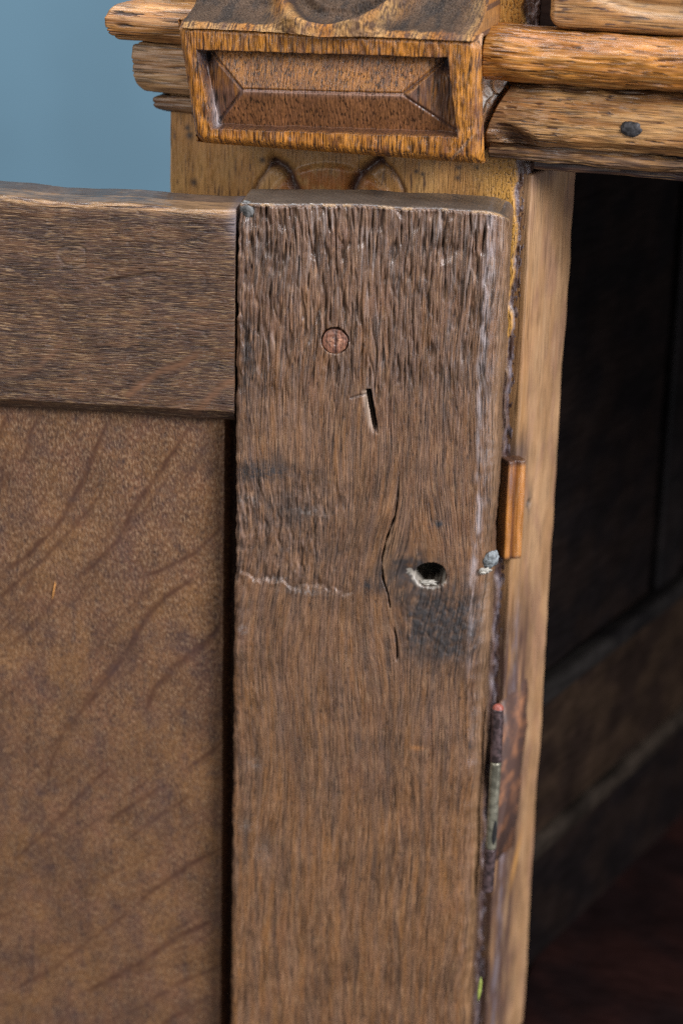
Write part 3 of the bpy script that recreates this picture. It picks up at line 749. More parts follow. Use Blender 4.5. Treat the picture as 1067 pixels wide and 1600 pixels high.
def post():
    x0, x1 = POST_L, 0.0
    zt = POST_T; zb = VIS_B - 90
    xs = axis(x0, x1, 0.26, 1.2)
    ys = axis(0, 16, 1.5, 1.2)
    zs = axis(zb, zt, 0.3, 1.2, dense=(A.mm(500, 330)[1] - 6, A.mm(800, 0)[1] + 3), coarse=0.8)
    P, n, q = rbox(xs, ys, zs, 1.2)
    X = P[:, 0].copy(); Z = P[:, 2].copy(); s = -Z
    front = np.clip(-n[:, 1], 0, 1)
    # chipped, broken right arris
    brk = 3.5 + 1.3 * pn(Z / 9, 0.6, 401) + 0.7 * np.floor(3 * (pn(Z / 5, 1.6, 402) + 1)) / 3
    e = ss(x1 - brk, x1 - brk + 0.8, X)
    jag = 0.6 * fbm(X / 1.2, Z / 3, 3, 403)
    # carved petals below the block
    cz = A.mm(520, 345); ctr = np.array((cz[0], cz[1]))
    def arch(pts):
        return polyd(X, Z, A.mms(pts))[0]
    l1 = arch([(428, 253), (445, 262), (456, 276), (465, 296), (468, 310)])
    l2 = arch([(592, 250), (575, 262), (560, 278), (552, 296), (549, 310)])
    l3 = arch([(395, 305), (405, 283), (420, 262), (430, 254)])
    l4 = arch([(595, 252), (610, 262), (622, 278), (630, 296), (632, 310)])
    zone = ss(A.mm(396, 290)[0], A.mm(402, 290)[0], X) * ss(A.mm(634, 290)[0], A.mm(626, 290)[0], X)
    inside = zone * ss(0, 1, np.clip((1 - np.hypot((X - cz[0]) / 23.5, (Z - cz[1]) / 18.8)) * 8, 0, 1))
    vg = np.exp(-(np.minimum(l1, l2) / 1.7) ** 2) * ss(-1, 0, inside - 0.01)
    rimg = np.exp(-(np.minimum(l3, l4) / 0.8) ** 2)
    h = 0.06 * pn(X / 0.6, s / 5, 404) + 0.3 * fbm(X / 20, s / 25, 2, 405) + inside * 1.3 - vg * 2.2 - rimg * 0.6
    crack = ss(0.80, 0.97, 1 - np.abs(pn(X / 1.3, s / 5.0, 406)) * 3) * ss(A.mm(700, 270)[0], A.mm(800, 270)[0], X)
    crackh = ss(0.84, 0.97, 1 - np.abs(pn(X / 2.4, s / 2.0, 407)) * 3) * ss(A.mm(760, 270)[0], A.mm(810, 270)[0], X)
    cr = np.maximum(crack, crackh * 0.8)
    h = h - 0.30 * cr
    h = np.where(n[:, 1] > 0.5, 0, h)
    P = P + n * h[:, None]
    P[:, 1] += np.where(P[:, 1] < 8, e * (1.6 + 1.2 * jag), 0)
    P[:, 0] += ss(x1 - 3, x1, X) * (0.5 * pn(Z / 6, 0.1, 408) + 0.3 * pn(Z / 2, 0.8, 409))
    col, dsh = gold_tone(X, s, 410, base=(0.38, 0.185, 0.055), pale=(0.46, 0.26, 0.09), dens=-0.24, ln=9)
    right = ss(A.mm(720, 270)[0], A.mm(800, 270)[0], X)
    col = mixc(col, np.array((0.58, 0.29, 0.05)), 0.7 * right)
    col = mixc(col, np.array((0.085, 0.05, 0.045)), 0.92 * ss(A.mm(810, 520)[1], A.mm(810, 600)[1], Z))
    col = mixc(col, np.array((0.34, 0.115, 0.022)), 0.9 * inside * ss(-0.5, 0.2, fbm(X / 3, s / 5, 2, 412) + 0.1))
    col = mixc(col, np.array((0.05, 0.022, 0.02)), np.clip(1.0 * vg + 0.7 * rimg, 0, 0.95))
    col = mixc(col, np.array((0.045, 0.025, 0.02)), 0.85 * cr)
    spots = 0
    for (a, b, r) in ((296, 212, 1.3), (303, 285, 1.3), (650, 268, 0.8), (660, 272, 0.8), (715, 278, 0.9), (716, 262, 0.9), (745, 262, 0.6), (293, 200, 1.0), (410, 250, 1)):
        p = A.mm(a, b); spots = np.maximum(spots, np.exp(-(np.hypot(X - p[0], Z - p[1]) / r) ** 2))
    col = mixc(col, np.array((0.02, 0.018, 0.02)), 0.9 * spots)
    lav = np.array((0.20, 0.165, 0.18))
    col = mixc(col, mixc(np.tile(lav, (len(X), 1)), np.array((0.065, 0.036, 0.034)), ss(-0.35, 0.2, fbm(X / 1.2, s / 6, 3, 414))), e * 0.95)
    # pale chipped strip on the upper post, right beside the block
    p1 = A.mm(765, 20)
    col = mixc(col, np.array((0.42, 0.30, 0.22)), 0.75 * gauss((X - p1[0]) / 1.3) * ss(A.mm(765, 60)[1], A.mm(765, 45)[1], Z))
    rg = 0.42 + 0.1 * fbm(X / 5, s / 9, 2, 415) - 0.16 * e
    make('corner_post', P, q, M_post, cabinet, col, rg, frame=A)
post()


def jamb():
    x1 = J.mm(897, 281)[0]
    zt = J.mm(860, 262)[1]; zb = VIS_B - 90
    xs = axis(0, x1, 0.4, 1.0); ys = axis(0, 18, 3, 1.0); zs = axis(zb, zt, 0.6, 1.0, dense=(VIS_B, zt), coarse=4)
    P, n, q = rbox(xs, ys, zs, 1.0)
    X = P[:, 0].copy(); Z = P[:, 2].copy(); s = -Z
    h = 0.35 * fbm(X / 12, s / 40, 2, 501) + 0.04 * pn(X / 0.9, s / 12, 502)
    nh = J.mm(826, 786); hole = np.exp(-(((X - nh[0]) / 1.6) ** 2 + ((Z - nh[1]) / 1.3) ** 2) ** 2)
    h = h - 1.8 * hole
    P = P + n * h[:, None]
    P[:, 0] += ss(x1 - 6, x1, X) * (0.9 * pn(Z / 28, 0.5, 503) + 0.5 * pn(Z / 9, 0.7, 504) + 1.2 * gauss((Z - J.mm(880, 420)[1]) / 24))
    # hinge-side wear and stain
    col = mixc(np.array((0.300, 0.162, 0.074)), np.array((0.380, 0.220, 0.110)), ss(-0.3, 0.4, fbm(X / 7, s / 45, 3, 505)))
    col = mixc(col, np.array((0.27, 0.140, 0.085)), 0.6 * ss(-0.1, 0.4, fbm(X / 9, s / 22, 3, 506)))
    col = mixc(col, np.array((0.34, 0.17, 0.06)), 0.6 * ss(9, 1, X) * ss(J.mm(850, 300)[1], J.mm(850, 500)[1], Z))
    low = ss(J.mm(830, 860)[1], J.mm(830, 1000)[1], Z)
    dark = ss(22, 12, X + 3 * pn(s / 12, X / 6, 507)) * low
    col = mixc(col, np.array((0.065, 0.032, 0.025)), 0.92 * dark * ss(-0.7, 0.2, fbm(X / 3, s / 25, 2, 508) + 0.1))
    col = mixc(col, np.array((0.20, 0.165, 0.185)), 0.7 * low * gauss((X - 5.5 - 1.5 * pn(s / 14, 0.3, 511)) / 1.6) * ss(-0.3, 0.3, fbm(X / 2, s / 12, 2, 512)))
    col = mixc(col, np.array((0.07, 0.05, 0.05)), 0.75 * ss(12, 2, X) * gauss((Z - J.mm(830, 700)[1]) / 4) + 0.6 * ss(zt - 8, zt, Z) * gauss((X - 12) / 6))
    col = mixc(col, np.array((0.05, 0.05, 0.05)), 0.6 * np.exp(-((X - nh[0]) / 1.6) ** 2 - ((Z - nh[1]) / 5) ** 2))
    col = mixc(col, np.array((0.01, 0.01, 0.01)), hole)
    p = J.mm(805, 1345); orange = gauss((X - p[0] - (Z - p[1]) * 0.35) / 1.4) * gauss((Z - p[1]) / 6)
    col = mixc(col, np.array((0.50, 0.24, 0.06)), 0.8 * orange)
    rg = 0.55 + 0.08 * fbm(X / 6, s / 20, 2, 509)
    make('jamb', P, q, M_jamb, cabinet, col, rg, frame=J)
jamb()


# repaired strip let into the arris
def strip():
    f = Frame(at_depth(795, 722, 0.7092), math.radians(-24))
    w = f.mm(822, 735)[0]; zb = f.mm(790, 876)[1]
    xs = axis(0, w, 0.3, 0.6); ys = axis(0, 6, 1, 0.6); zs = axis(zb, 0, 0.5, 0.6)
    P, n, q = rbox(xs, ys, zs, 0.6)
    X = P[:, 0].copy(); Z = P[:, 2].copy()
    g = gauss((X - w * 0.42) / 0.5)
    P[:, 1] += np.where(P[:, 1] < 3, 0.8 * g, 0)
    col = mixc(np.array((0.34, 0.125, 0.022)), np.array((0.48, 0.19, 0.04)), ss(-0.3, 0.3, fbm(X / 1.5, Z / 25, 2, 520)))
    col = mixc(col, np.array((0.12, 0.04, 0.02)), 0.85 * g + 0.5 * ss(0, -1.5, X))
    col = mixc(col, np.array((0.05, 0.025, 0.02)), 0.8 * ss(-2.5, -0.6, Z) + 0.8 * ss(zb + 1.6, zb + 0.3, Z))
    col = mixc(col, np.array((0.16, 0.09, 0.08)), 0.8 * gauss((X - w * 0.16) / 0.7) * gauss((Z - f.mm(800, 750)[1]) / 4))
    o = make('repair_strip', P, q, M_jamb, cabinet, col, np.full(len(P), 0.3), frame=f)
    o['label'] = 'fresh orange wooden strip let into the post edge'
strip()


# ------------------------------------------------------------------ corbel block
BD = -30.0      # front of the block, 30 mm proud of the post


def block():
    TLb, TRb, BRb, BLb = [A.mm(*p, BD) for p in ((273, 34), (748, 56), (753, 259), (304, 225))]
    nu, nv = 760, 400
    u = np.linspace(0, 1, nu); v = np.linspace(0, 1, nv)
    Uu, V = np.meshgrid(u, v, indexing='ij')       # v = 0 top
    X = (TLb[0] * (1 - Uu) + TRb[0] * Uu) * (1 - V) + (BLb[0] * (1 - Uu) + BRb[0] * Uu) * V
    Z = (TLb[1] * (1 - Uu) + TRb[1] * Uu) * (1 - V) + (BLb[1] * (1 - Uu) + BRb[1] * Uu) * V
    s = -Z
    # sunk field traced corner by corner
    a, b, c, d = [A.mm(*p, BD) for p in ((309, 80), (697, 92), (712, 213), (332, 200))]
    def edge(p, r):   # signed distance to line p->r, positive on its right going round clockwise
        ex, ez = r[0] - p[0], r[1] - p[1]; L = math.hypot(ex, ez)
        return ((X - p[0]) * ez - (Z - p[1]) * ex) / L
    wv = 0.25 * pn(X / 4, Z / 4, 600)
    dt, dr, db, dl = edge(a, b) + wv, edge(b, c) + wv, edge(c, d) + wv, edge(d, a) + wv
    ins = np.minimum(np.minimum(dt, dr), np.minimum(db, dl))
    rec = ss(-0.5, 0.5, ins)
    r1 = A.mm(376, 141, BD); r2 = A.mm(626, 148, BD)
    # roof-like raised field: planes rising from each side to the ridge
    dist_t = dt / 12.0; dist_b = db / 11.5; dist_l = dl / 12.5; dist_r = dr / 14.0
    roof = np.clip(np.minimum(np.minimum(dist_t, dist_b), np.minimum(dist_l, dist_r)), 0, 1)
    hip = [A.mms(p, BD) for p in ([(319, 82), (376, 141), (332, 196)], [(692, 95), (626, 148), (706, 208)], [(376, 141), (500, 145), (626, 148)])]
    hd = np.minimum(np.minimum(polyd(X, Z, hip[0])[0], polyd(X, Z, hip[1])[0]), polyd(X, Z, hip[2])[0] + 0.0)
    h = -rec * 5.2 + rec * roof * 4.2
    h = h - 0.5 * np.exp(-(hd / 0.45) ** 2) * rec
    h = h - rec * (1.8 * np.exp(-(np.hypot(X - A.mm(316, 92, BD)[0], Z - A.mm(316, 92, BD)[1]) / 2.4) ** 2) + 2.5 * np.exp(-(np.hypot(X - A.mm(692, 104, BD)[0], Z - A.mm(692, 104, BD)[1]) / 2.4) ** 2))
    # bands: rounded, fluted by wear
    outer = np.minimum(np.minimum(Uu, 1 - Uu) * 92, np.minimum(V, 1 - V) * 38)
    h = h - 2.8 * np.clip(1 - outer / 3.2, 0, 1) ** 2 - 2.5 * np.exp(-(np.hypot(np.minimum(Uu, 1 - Uu) * 92, V * 38) / 2.2) ** 2) - 2.5 * np.exp(-(np.hypot(np.minimum(Uu, 1 - Uu) * 92, (1 - V) * 38) / 2.2) ** 2)
    h = h + 0.25 * fbm(X / 9, s / 9, 2, 601) + 0.12 * pn(X / 0.7, s / 3.5, 602) + (1 - rec) * 0.22 * pn(X / 1.6, s / 4, 603)
    chip = np.exp(-(((X - A.mm(720, 232, BD)[0] - (Z - A.mm(720, 232, BD)[1]) * 0.8) / 0.5) ** 2 + ((Z - A.mm(720, 232, BD)[1]) / 3.5) ** 2))
    h = h - 0.5 * chip
    Y = BD - h
    front = np.stack([X, Y, Z], -1).reshape(-1, 3)
    ez = 0.35 * pn(X / 5, 0.3, 604)
    # side walls back to the post
    rows = []
    border = np.concatenate([np.stack([np.arange(nu), np.zeros(nu, int)], 1), np.stack([np.full(nv, nu - 1), np.arange(nv)], 1)[1:],
                             np.stack([np.arange(nu)[::-1], np.full(nu, nv - 1)], 1)[1:], np.stack([np.zeros(nv, int), np.arange(nv)[::-1]], 1)[1:-1]])
    bi = border[:, 0] * nv + border[:, 1]
    cx, cz = front[:, 0].mean(), front[:, 2].mean()
    ring = front[bi]
    P = [front]; q = [grid_quads(nu, nv, flip=True)]
    prev = bi; nb = len(bi); off = len(front)
    for k, yy in enumerate((-26.0, -20.0, -12.0, -4.0, 1.0)):
        rg_ = ring.copy(); rg_[:, 1] = yy
        out = 0.5 + 0.3 * pn(np.arange(nb) / 9.0, k * 0.7, 605)
        rg_[:, 0] += np.sign(rg_[:, 0] - cx) * out * (np.abs(rg_[:, 0] - cx) > 42); rg_[:, 2] += np.sign(rg_[:, 2] - cz) * out * 0.3
        rg_[:, 0] -= (rg_[:, 0] > cx + 42) * 8.5 * np.clip((yy + 29) / 22, 0, 1) ** 0.8
        P.append(rg_); cur = off + np.arange(nb); off += nb
        nx = np.roll(np.arange(nb), -1)
        q.append(np.stack([prev, cur, cur[nx], prev[nx]], -1)); prev = cur
    P = np.concatenate(P); q = np.concatenate(q)
    Xc = P[:, 0]; sc = -P[:, 2]
    rec_f = np.concatenate([rec.ravel(), np.zeros(len(P) - len(front))])
    def full(a, fill=0.0):
        return np.concatenate([a.ravel(), np.full(len(P) - len(front), fill)])
    col, dsh = gold_tone(Xc, sc, 610, base=(0.38, 0.140, 0.018), dark=(0.060, 0.021, 0.010), pale=(0.48, 0.195, 0.026), dens=0.10, ln=7.0, w=0.50)
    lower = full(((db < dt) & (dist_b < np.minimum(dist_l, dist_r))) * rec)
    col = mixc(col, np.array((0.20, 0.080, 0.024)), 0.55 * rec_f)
    col = mixc(col, np.array((0.165, 0.070, 0.032)), 0.75 * lower)  # plain brown lower plane, its down-facing shade painted in
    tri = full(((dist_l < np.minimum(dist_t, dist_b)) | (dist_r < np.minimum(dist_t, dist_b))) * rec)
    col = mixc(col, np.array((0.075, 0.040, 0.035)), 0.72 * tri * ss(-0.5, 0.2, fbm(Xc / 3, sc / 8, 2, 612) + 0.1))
    col = mixc(col, np.array((0.04, 0.02, 0.02)), 0.7 * full(np.exp(-(hd / 0.45) ** 2) * rec))
    col = mixc(col, np.array((0.36, 0.22, 0.17)), 0.45 * full(np.exp(-((polyd(X, Z, hip[2])[0]) / 1.2) ** 2) * (db < 11.6) * rec))  # pink highlight along the ridge painted into the colour
    gr = full(np.exp(-(np.abs(ins) / 0.55) ** 2)); col = mixc(col, np.array((0.035, 0.018, 0.018)), 0.7 * gr)
    lw = full(np.exp(-((dl - 0.6) / 0.8) ** 2) * ss(0.4, 0.95, V) * rec)
    col = mixc(col, np.array((0.50, 0.44, 0.44)), 0.85 * lw)  # lit left wall of the recess: white highlight painted on
    bl = full(np.exp(-(np.hypot(X - A.mm(316, 92, BD)[0], Z - A.mm(316, 92, BD)[1]) / 2.6) ** 2) + np.exp(-(np.hypot(X - A.mm(692, 104, BD)[0], Z - A.mm(692, 104, BD)[1]) / 2.6) ** 2))
    col = mixc(col, np.array((0.02, 0.02, 0.028)), 0.9 * bl)
    cn = full(np.exp(-((np.minimum(Uu, 1 - Uu) * 92 + V * 38) / 3.0) ** 2)); col = mixc(col, np.array((0.62, 0.42, 0.26)), 0.5 * cn)
    col = mixc(col, np.array((0.42, 0.30, 0.22)), 0.6 * full(chip))
    rg = 0.36 + 0.12 * fbm(Xc / 3, sc / 5, 2, 611) + 0.05 * rec_f
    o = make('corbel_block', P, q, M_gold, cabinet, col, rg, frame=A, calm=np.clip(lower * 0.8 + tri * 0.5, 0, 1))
    o['label'] = 'projecting carved block with a sunk roof-shaped field'
    return TLb, TRb
BTL, BTR = block()


def block_top():
    """hollowed shelf that climbs from the block's front arris to the carving above, with the foot of a scroll"""
    x0 = BTL[0] + 2.0; x1 = BTR[0] - 0.8
    prof_y = np.array((-31.0, -29.4, -28, -24, -18, -12, -6, -1)); prof_z = np.array((-1.5, -0.2, 0.3, 1.2, 3.6, 8.2, 17, 40))
    t = np.linspace(0, 1, 220); k = np.linspace(0, 1, len(prof_y))
    py = np.interp(t, k, prof_y); pz = np.interp(t, k, prof_z)
    for _ in range(8):
        py[1:-1] = (py[:-2] + py[2:] + 2 * py[1:-1]) / 4; pz[1:-1] = (pz[:-2] + pz[2:] + 2 * pz[1:-1]) / 4
    xs = np.linspace(x0, x1, 420)
    Xg, T = np.meshgrid(xs, t, indexing='ij')
    Y = np.interp(T, t, py); Zr = np.interp(T, t, pz)
    base = BTL[1] + (BTR[1] - BTL[1]) * (Xg - BTL[0]) / (BTR[0] - BTL[0])
    # scroll foot: shallow oval bowl with a rolled rim
    c = A.mm(515, -22, -24)
    rx, rz = 21.0, 14.0
    rr = np.hypot((Xg - c[0]) / rx, (Zr + base - c[1]) / rz)
    rim = np.exp(-((rr - 0.93) / 0.13) ** 2) * 4.8 + np.exp(-((rr - 0.52) / 0.09) ** 2) * 2.4; bowl = ss(1.0, 0.75, rr) * 2.0
    edge = np.exp(-((Xg - x1) / 3.0) ** 2) * 4
    Y = Y - 0.7 * rim + 0.4 * bowl - edge * T
    Zr = Zr + 0.75 * rim * ss(0.02, 0.12, T) - 0.6 * bowl
    Z = base + Zr + 0.25 * fbm(Xg / 6, T * 12, 3, 621)
    Y = Y + 0.25 * fbm(Xg / 1.6, T * 30, 3, 622)
    P = np.stack([Xg, Y, Z], -1).reshape(-1, 3)
    nb = len(t); back = P.reshape(len(xs), nb, 3).copy(); back[:, :, 1] = 1.0
    P2 = np.concatenate([P, back.reshape(-1, 3)])
    q = [grid_quads(len(xs), nb, flip=True)]
    for i, fl in ((0, False), (len(xs) - 1, True)):
        b = np.arange(nb - 1); a0 = i * nb + b; a1 = a0 + len(P)
        qq = np.stack([a0, a1, a1 + 1, a0 + 1], -1); q.append(qq[:, ::-1] if fl else qq)
    q = np.concatenate(q)
    X = P2[:, 0]; Z2 = P2[:, 2]; s = -Z2
    col = mixc(np.array((0.066, 0.038, 0.022)), np.array((0.030, 0.020, 0.015)), ss(-0.2, 0.4, fbm(X / 4, s / 4, 3, 623)))
    R = np.concatenate([rr.ravel(), rr.ravel()])
    g2, _ = gold_tone(X, s, 630, base=(0.32, 0.120, 0.020), dens=0.12, ln=2.5)
    m = gauss((R - 0.96) / 0.12)
    col = col * (1 - 0.85 * m[:, None]) + g2 * 0.85 * m[:, None]
    col = mixc(col, np.array((0.02, 0.016, 0.018)), 0.8 * gauss((R - 0.80) / 0.05))
    TT = np.concatenate([T.ravel(), T.ravel()])
    m = ss(0.32, 0.18, TT + 0.10 * pn(X / 3, 0.2, 624)); col = col * (1 - m[:, None]) + g2 * m[:, None]
    mr = gauss((X - x1) / 3.5); col = col * (1 - 0.8 * mr[:, None]) + g2 * 0.8 * mr[:, None]
    rg = 0.60 + 0.1 * fbm(X / 3, s / 3, 2, 625)
    o = make('carved_scroll', P2, q, M_carv, cabinet, col, rg, frame=A)
    o['label'] = 'dark hollow shelf with the foot of a carved scroll above the block'
block_top()


# ------------------------------------------------------------------ mouldings
CREASE_W = [9.5]


def sweep(name, prof, path, seed, base, dark, pale, dens, parent, frame, zslope=0.0, endcut=None, step=0.45, extra=None, rough=0.42, label=None, amp=1.0):
    """prof: list of (out, z) points, path: list of (x, y) corners; out is measured to the left-hand side of the path (away from the cabinet)"""
    prof = np.array(prof, float)
    seg = np.hypot(*np.diff(prof, axis=0).T); cum = np.concatenate([[0], np.cumsum(seg)])
    n_p = int(cum[-1] / 0.28) + 1
    qq = np.linspace(0, cum[-1], n_p)
    po = np.interp(qq, cum, prof[:, 0]); pz = np.interp(qq, cum, prof[:, 1])
    for _ in range(3):
        po[1:-1] = (po[:-2] + po[2:] + 2 * po[1:-1]) / 4; pz[1:-1] = (pz[:-2] + pz[2:] + 2 * pz[1:-1]) / 4
    path = np.array(path, float)
    dirs = np.diff(path, axis=0); L = np.hypot(*dirs.T); dirs = dirs / L[:, None]
    nor = np.stack([dirs[:, 1], -dirs[:, 0]], -1)
    pts, nrm, ln = [], [], []
    acc = 0
    for i in range(len(dirs)):
        m = max(2, int(L[i] / step)); t = np.linspace(0, 1, m, endpoint=(i == len(dirs) - 1))
        n0 = nor[i] if i == 0 else (nor[i] + nor[i - 1]) / (1 + np.dot(nor[i], nor[i - 1]))
        n1 = nor[i] if i == len(dirs) - 1 else (nor[i] + nor[i + 1]) / (1 + np.dot(nor[i], nor[i + 1]))
        # offsets must stay straight between mitres
        for tt in t:
            p = path[i] + (path[i + 1] - path[i]) * tt
            pts.append(p); nrm.append(n0 * (1 - tt) + n1 * tt); ln.append(acc + tt * L[i])
        acc += L[i]
    pts = np.array(pts); nrm = np.array(nrm); ln = np.array(ln); n_l = len(pts)
    tz = np.gradient(pz); to = np.gradient(po); tl = np.hypot(tz, to) + 1e-9
    # outward normal of the profile in (out,z)
    no, nz = -tz / tl, to / tl
    Lg, Q = np.meshgrid(ln, qq, indexing='ij')
    h = amp * (0.05 * pn(Lg / 6, Q / 0.6, seed) + 0.35 * fbm(Lg / 28, Q / 6, 2, seed + 1))
    pit = ss(0.50, 0.66, pn(Lg / 8.0, Q / 0.62, seed + 2) + 0.42 * pn(Lg / 22, Q / 3, seed + 3))
    h = h - 0.45 * amp * pit + amp * (0.55 * fbm(Lg / 11, Q / 4.5, 2, seed + 8) - 0.35 * ss(0.25, 0.5, pn(Lg / 16, Q / 1.6, seed + 9)))
    out = po[None, :] + no[None, :] * h; zz = pz[None, :] + nz[None, :] * h
    X = pts[:, 0][:, None] + nrm[:, 0][:, None] * out; Y = pts[:, 1][:, None] + nrm[:, 1][:, None] * out
    Z = zz + zslope * X
    if endcut is not None:
        X = endcut(X, Z, Q, ln[:, None])
    if extra is not None:
        X, Y, Z = extra(X, Y, Z, Lg, Q)
    P = np.stack([X, Y, Z], -1).reshape(-1, 3)
    q = [grid_quads(n_l, n_p)]
    # caps
    off = len(P); Pc = [P]
    tri = []
    for i, fl in ((0, True), (n_l - 1, False)):
        ring = P.reshape(n_l, n_p, 3)[i]
        c = ring.mean(0); c[1] = ring[:, 1].max() * 0.5 + c[1] * 0.5
        Pc.append(c[None]); b = np.arange(n_p - 1)
        tq = np.stack([i * n_p + b, i * n_p + b + 1, np.full(n_p - 1, off), np.full(n_p - 1, off)], -1)
        off += 1; tri.append(tq)
    P = np.concatenate(Pc)
    Lf = np.concatenate([Lg.ravel(), [0, 0]]); Qf = np.concatenate([Q.ravel(), [0, 0]])
    col = mixc(np.array(base), np.array(pale), ss(-0.3, 0.4, fbm(Lf / 35, Qf / 4, 3, seed + 4)))
    gr = ss(0.10, 0.45, pn(Lf / 14, Qf / 0.65, seed + 5) + 0.3 * pn(Lf / 5, Qf / 0.3, seed + 6) + dens)
    col = mixc(col, np.array(dark), 0.45 * gr)
    col = mixc(col, np.array(dark), 0.9 * np.concatenate([pit.ravel(), [0, 0]]))
    crease_shade = np.concatenate([(ss(3.5, 0, np.abs(Q - cum[-1] * 0.5) * -1 + cum[-1] * 0.5 - CREASE_W[0])).ravel(), [0, 0]]) * ss(-0.5, 0.3, pn(Lf / 9, Qf / 1.2, seed + 10))  # shade of the creases painted dark near both profile ends
    col = mixc(col, np.array(dark), 0.7 * crease_shade)
    me_q = np.concatenate(q)
    # triangles as degenerate-free quads: split the fan with doubled centre is avoided by using separate tris
    mesh_tris = np.concatenate(tri)[:, :3]
    quads_as_tris = np.concatenate([me_q[:, [0, 1, 2]], me_q[:, [0, 2, 3]], mesh_tris])
    o = make(name, P, quads_as_tris, M_goldx, parent, col if extra is None or not hasattr(extra, 'tone') else extra.tone(P, col), np.full(len(P), rough) + 0.1 * fbm(Lf / 6, Qf / 3, 2, seed + 7), frame=frame)
    if label: o['label'] = label
    return o


def arc(co, cz, ro, rz, a0, a1, n=14):
    return [(co + ro * math.cos(math.radians(t)), cz + rz * math.sin(math.radians(t))) for t in np.linspace(a0, a1, n)]


# heights on the right-hand side, surveyed at x = 900 on a plane 14 mm proud of the post
YR = -14
zr = lambda py: A.mm(900, py, YR)[1]
z_t0, z_t1, z_o0, z_o1, z_f0, z_f1, z_s = zr(53), zr(137), zr(140), zr(238), zr(242), zr(266), zr(282)
slopeR = (A.mm(1067, 290, YR)[1] - A.mm(830, 271, YR)[1]) / (A.mm(1067, 290, YR)[0] - A.mm(830, 271, YR)[0])
xr0 = A.mm(751, 90, -20)[0]; xr1 = A.mm(1067, 90, -20)[0] + 130
xc = A.mm(900, 90, YR)[0]


def rel(v):
    return v - slopeR * xc


tc = (z_t0 + z_t1) / 2; th = (z_t0 - z_t1) / 2
zt_ = rel(tc)
prof_torus = [(0, zt_ + th), (10, zt_ + th * 0.98), (14.5, zt_ + th * 0.84), (17.6, zt_ + th * 0.52), (18.8, zt_ + th * 0.1), (18.4, zt_ - th * 0.35), (16.4, zt_ - th * 0.72), (12.5, zt_ - th * 0.95), (9, zt_ - th), (0, zt_ - th)]
sweep('torus_moulding', prof_torus, [(xr0, 0), (xr1, 0)], 700, (0.33, 0.120, 0.019), (0.045, 0.020, 0.014), (0.45, 0.185, 0.034), -0.04,
      cabinet, A, slopeR, rough=0.30, amp=1.3)


def cut_r(X, Z, Q, L):
    top = rel(z_o0); bot = rel(z_o1)
    zz = Z - slopeR * X
    k = np.clip((zz - bot) / (top - bot), 0, 1)
    sh = 7.5 * k ** 1.6
    return X + sh * np.clip(1 - L / 40.0, 0, 1)


prof_ov = [(0, rel(z_o0)), (7.5, rel(z_o0))] + arc(6.0, rel(z_o0) - (z_o0 - z_o1) * 0.62, 7.2, (z_o0 - z_o1) * 0.62, 78, -20) + \
          [(11.6, rel(z_o1) + 2.2), (10.0, rel(z_o1) + 0.3), (7.8, rel(z_o1)), (0, rel(z_o1))]


class OvExtra:
    def __call__(self, X, Y, Z, L, Q):
        c = A.mm(800, 214, -12)
        g = np.exp(-(((X - c[0]) / 6.5) ** 2 + ((Z - c[1] + 0.25 * (X - c[0])) / 2.8) ** 2) ** 1.5)
        Y = np.where(Y < -4, Y + 2.6 * g, Y)
        return X, Y, Z
    def tone(self, P, col):
        c = A.mm(803, 212, -12); X = P[:, 0]; Z = P[:, 2]
        g = np.exp(-(((X - c[0]) / 8.5) ** 2 + ((Z - c[1] + 0.3 * (X - c[0])) / 2.8) ** 2) ** 1.5)
        col = mixc(col, np.array((0.06, 0.03, 0.02)), 0.75 * g)
        p = A.mm(775, 145, -12)
        col = mixc(col, np.array((0.10, 0.05, 0.03)), 0.5 * np.exp(-((X - p[0]) / 9) ** 2))
        return col


sweep('ovolo_moulding', prof_ov, [(A.mm(757, 200, -12)[0], 0), (xr1, 0)], 720, (0.28, 0.125, 0.038), (0.055, 0.025, 0.02), (0.42, 0.225, 0.085), -0.10,
      cabinet, A, slopeR, endcut=cut_r, extra=OvExtra(), rough=0.33, amp=1.0)
prof_fl = [(0, rel(z_f0) + 1), (7.4, rel(z_f0) + 0.6)] + arc(6.6, rel((z_f0 + z_f1) / 2), 2.0, (z_f0 - z_f1) / 2, 75, -75) + [(6.5, rel(z_f1)), (0, rel(z_f1))]
sweep('fillet_moulding', prof_fl, [(A.mm(762, 255, -8)[0], 0), (xr1, 0)], 740, (0.20, 0.095, 0.035), (0.05, 0.03, 0.025), (0.34, 0.18, 0.07), -0.05,
      cabinet, A, slopeR, rough=0.42, amp=1.0)
prof_so = [(0, rel(z_f1) - 0.3), (3.2, rel(z_f1) - 0.3), (3.4, rel(z_s) + 1.0), (2.4, rel(z_s)), (-24, rel(z_s)), (-24, rel(z_f1) - 0.3)]
sweep('lintel', prof_so, [(A.mm(836, 270, 0)[0], 0), (xr1, 0)], 760, (0.07, 0.035, 0.025), (0.02, 0.015, 0.02), (0.12, 0.05, 0.03), 0.1,
      cabinet, A, slopeR, rough=0.5, amp=0.7)

# dark plug in the right-hand moulding
blob('plug', A, A.mm(986, 202, -13), (3.3, 0.9, 2.2), M_nail, cabinet, 331, amp=0.18, y=-13.0, rot=-0.1, label='oval blackened plug in the moulding')
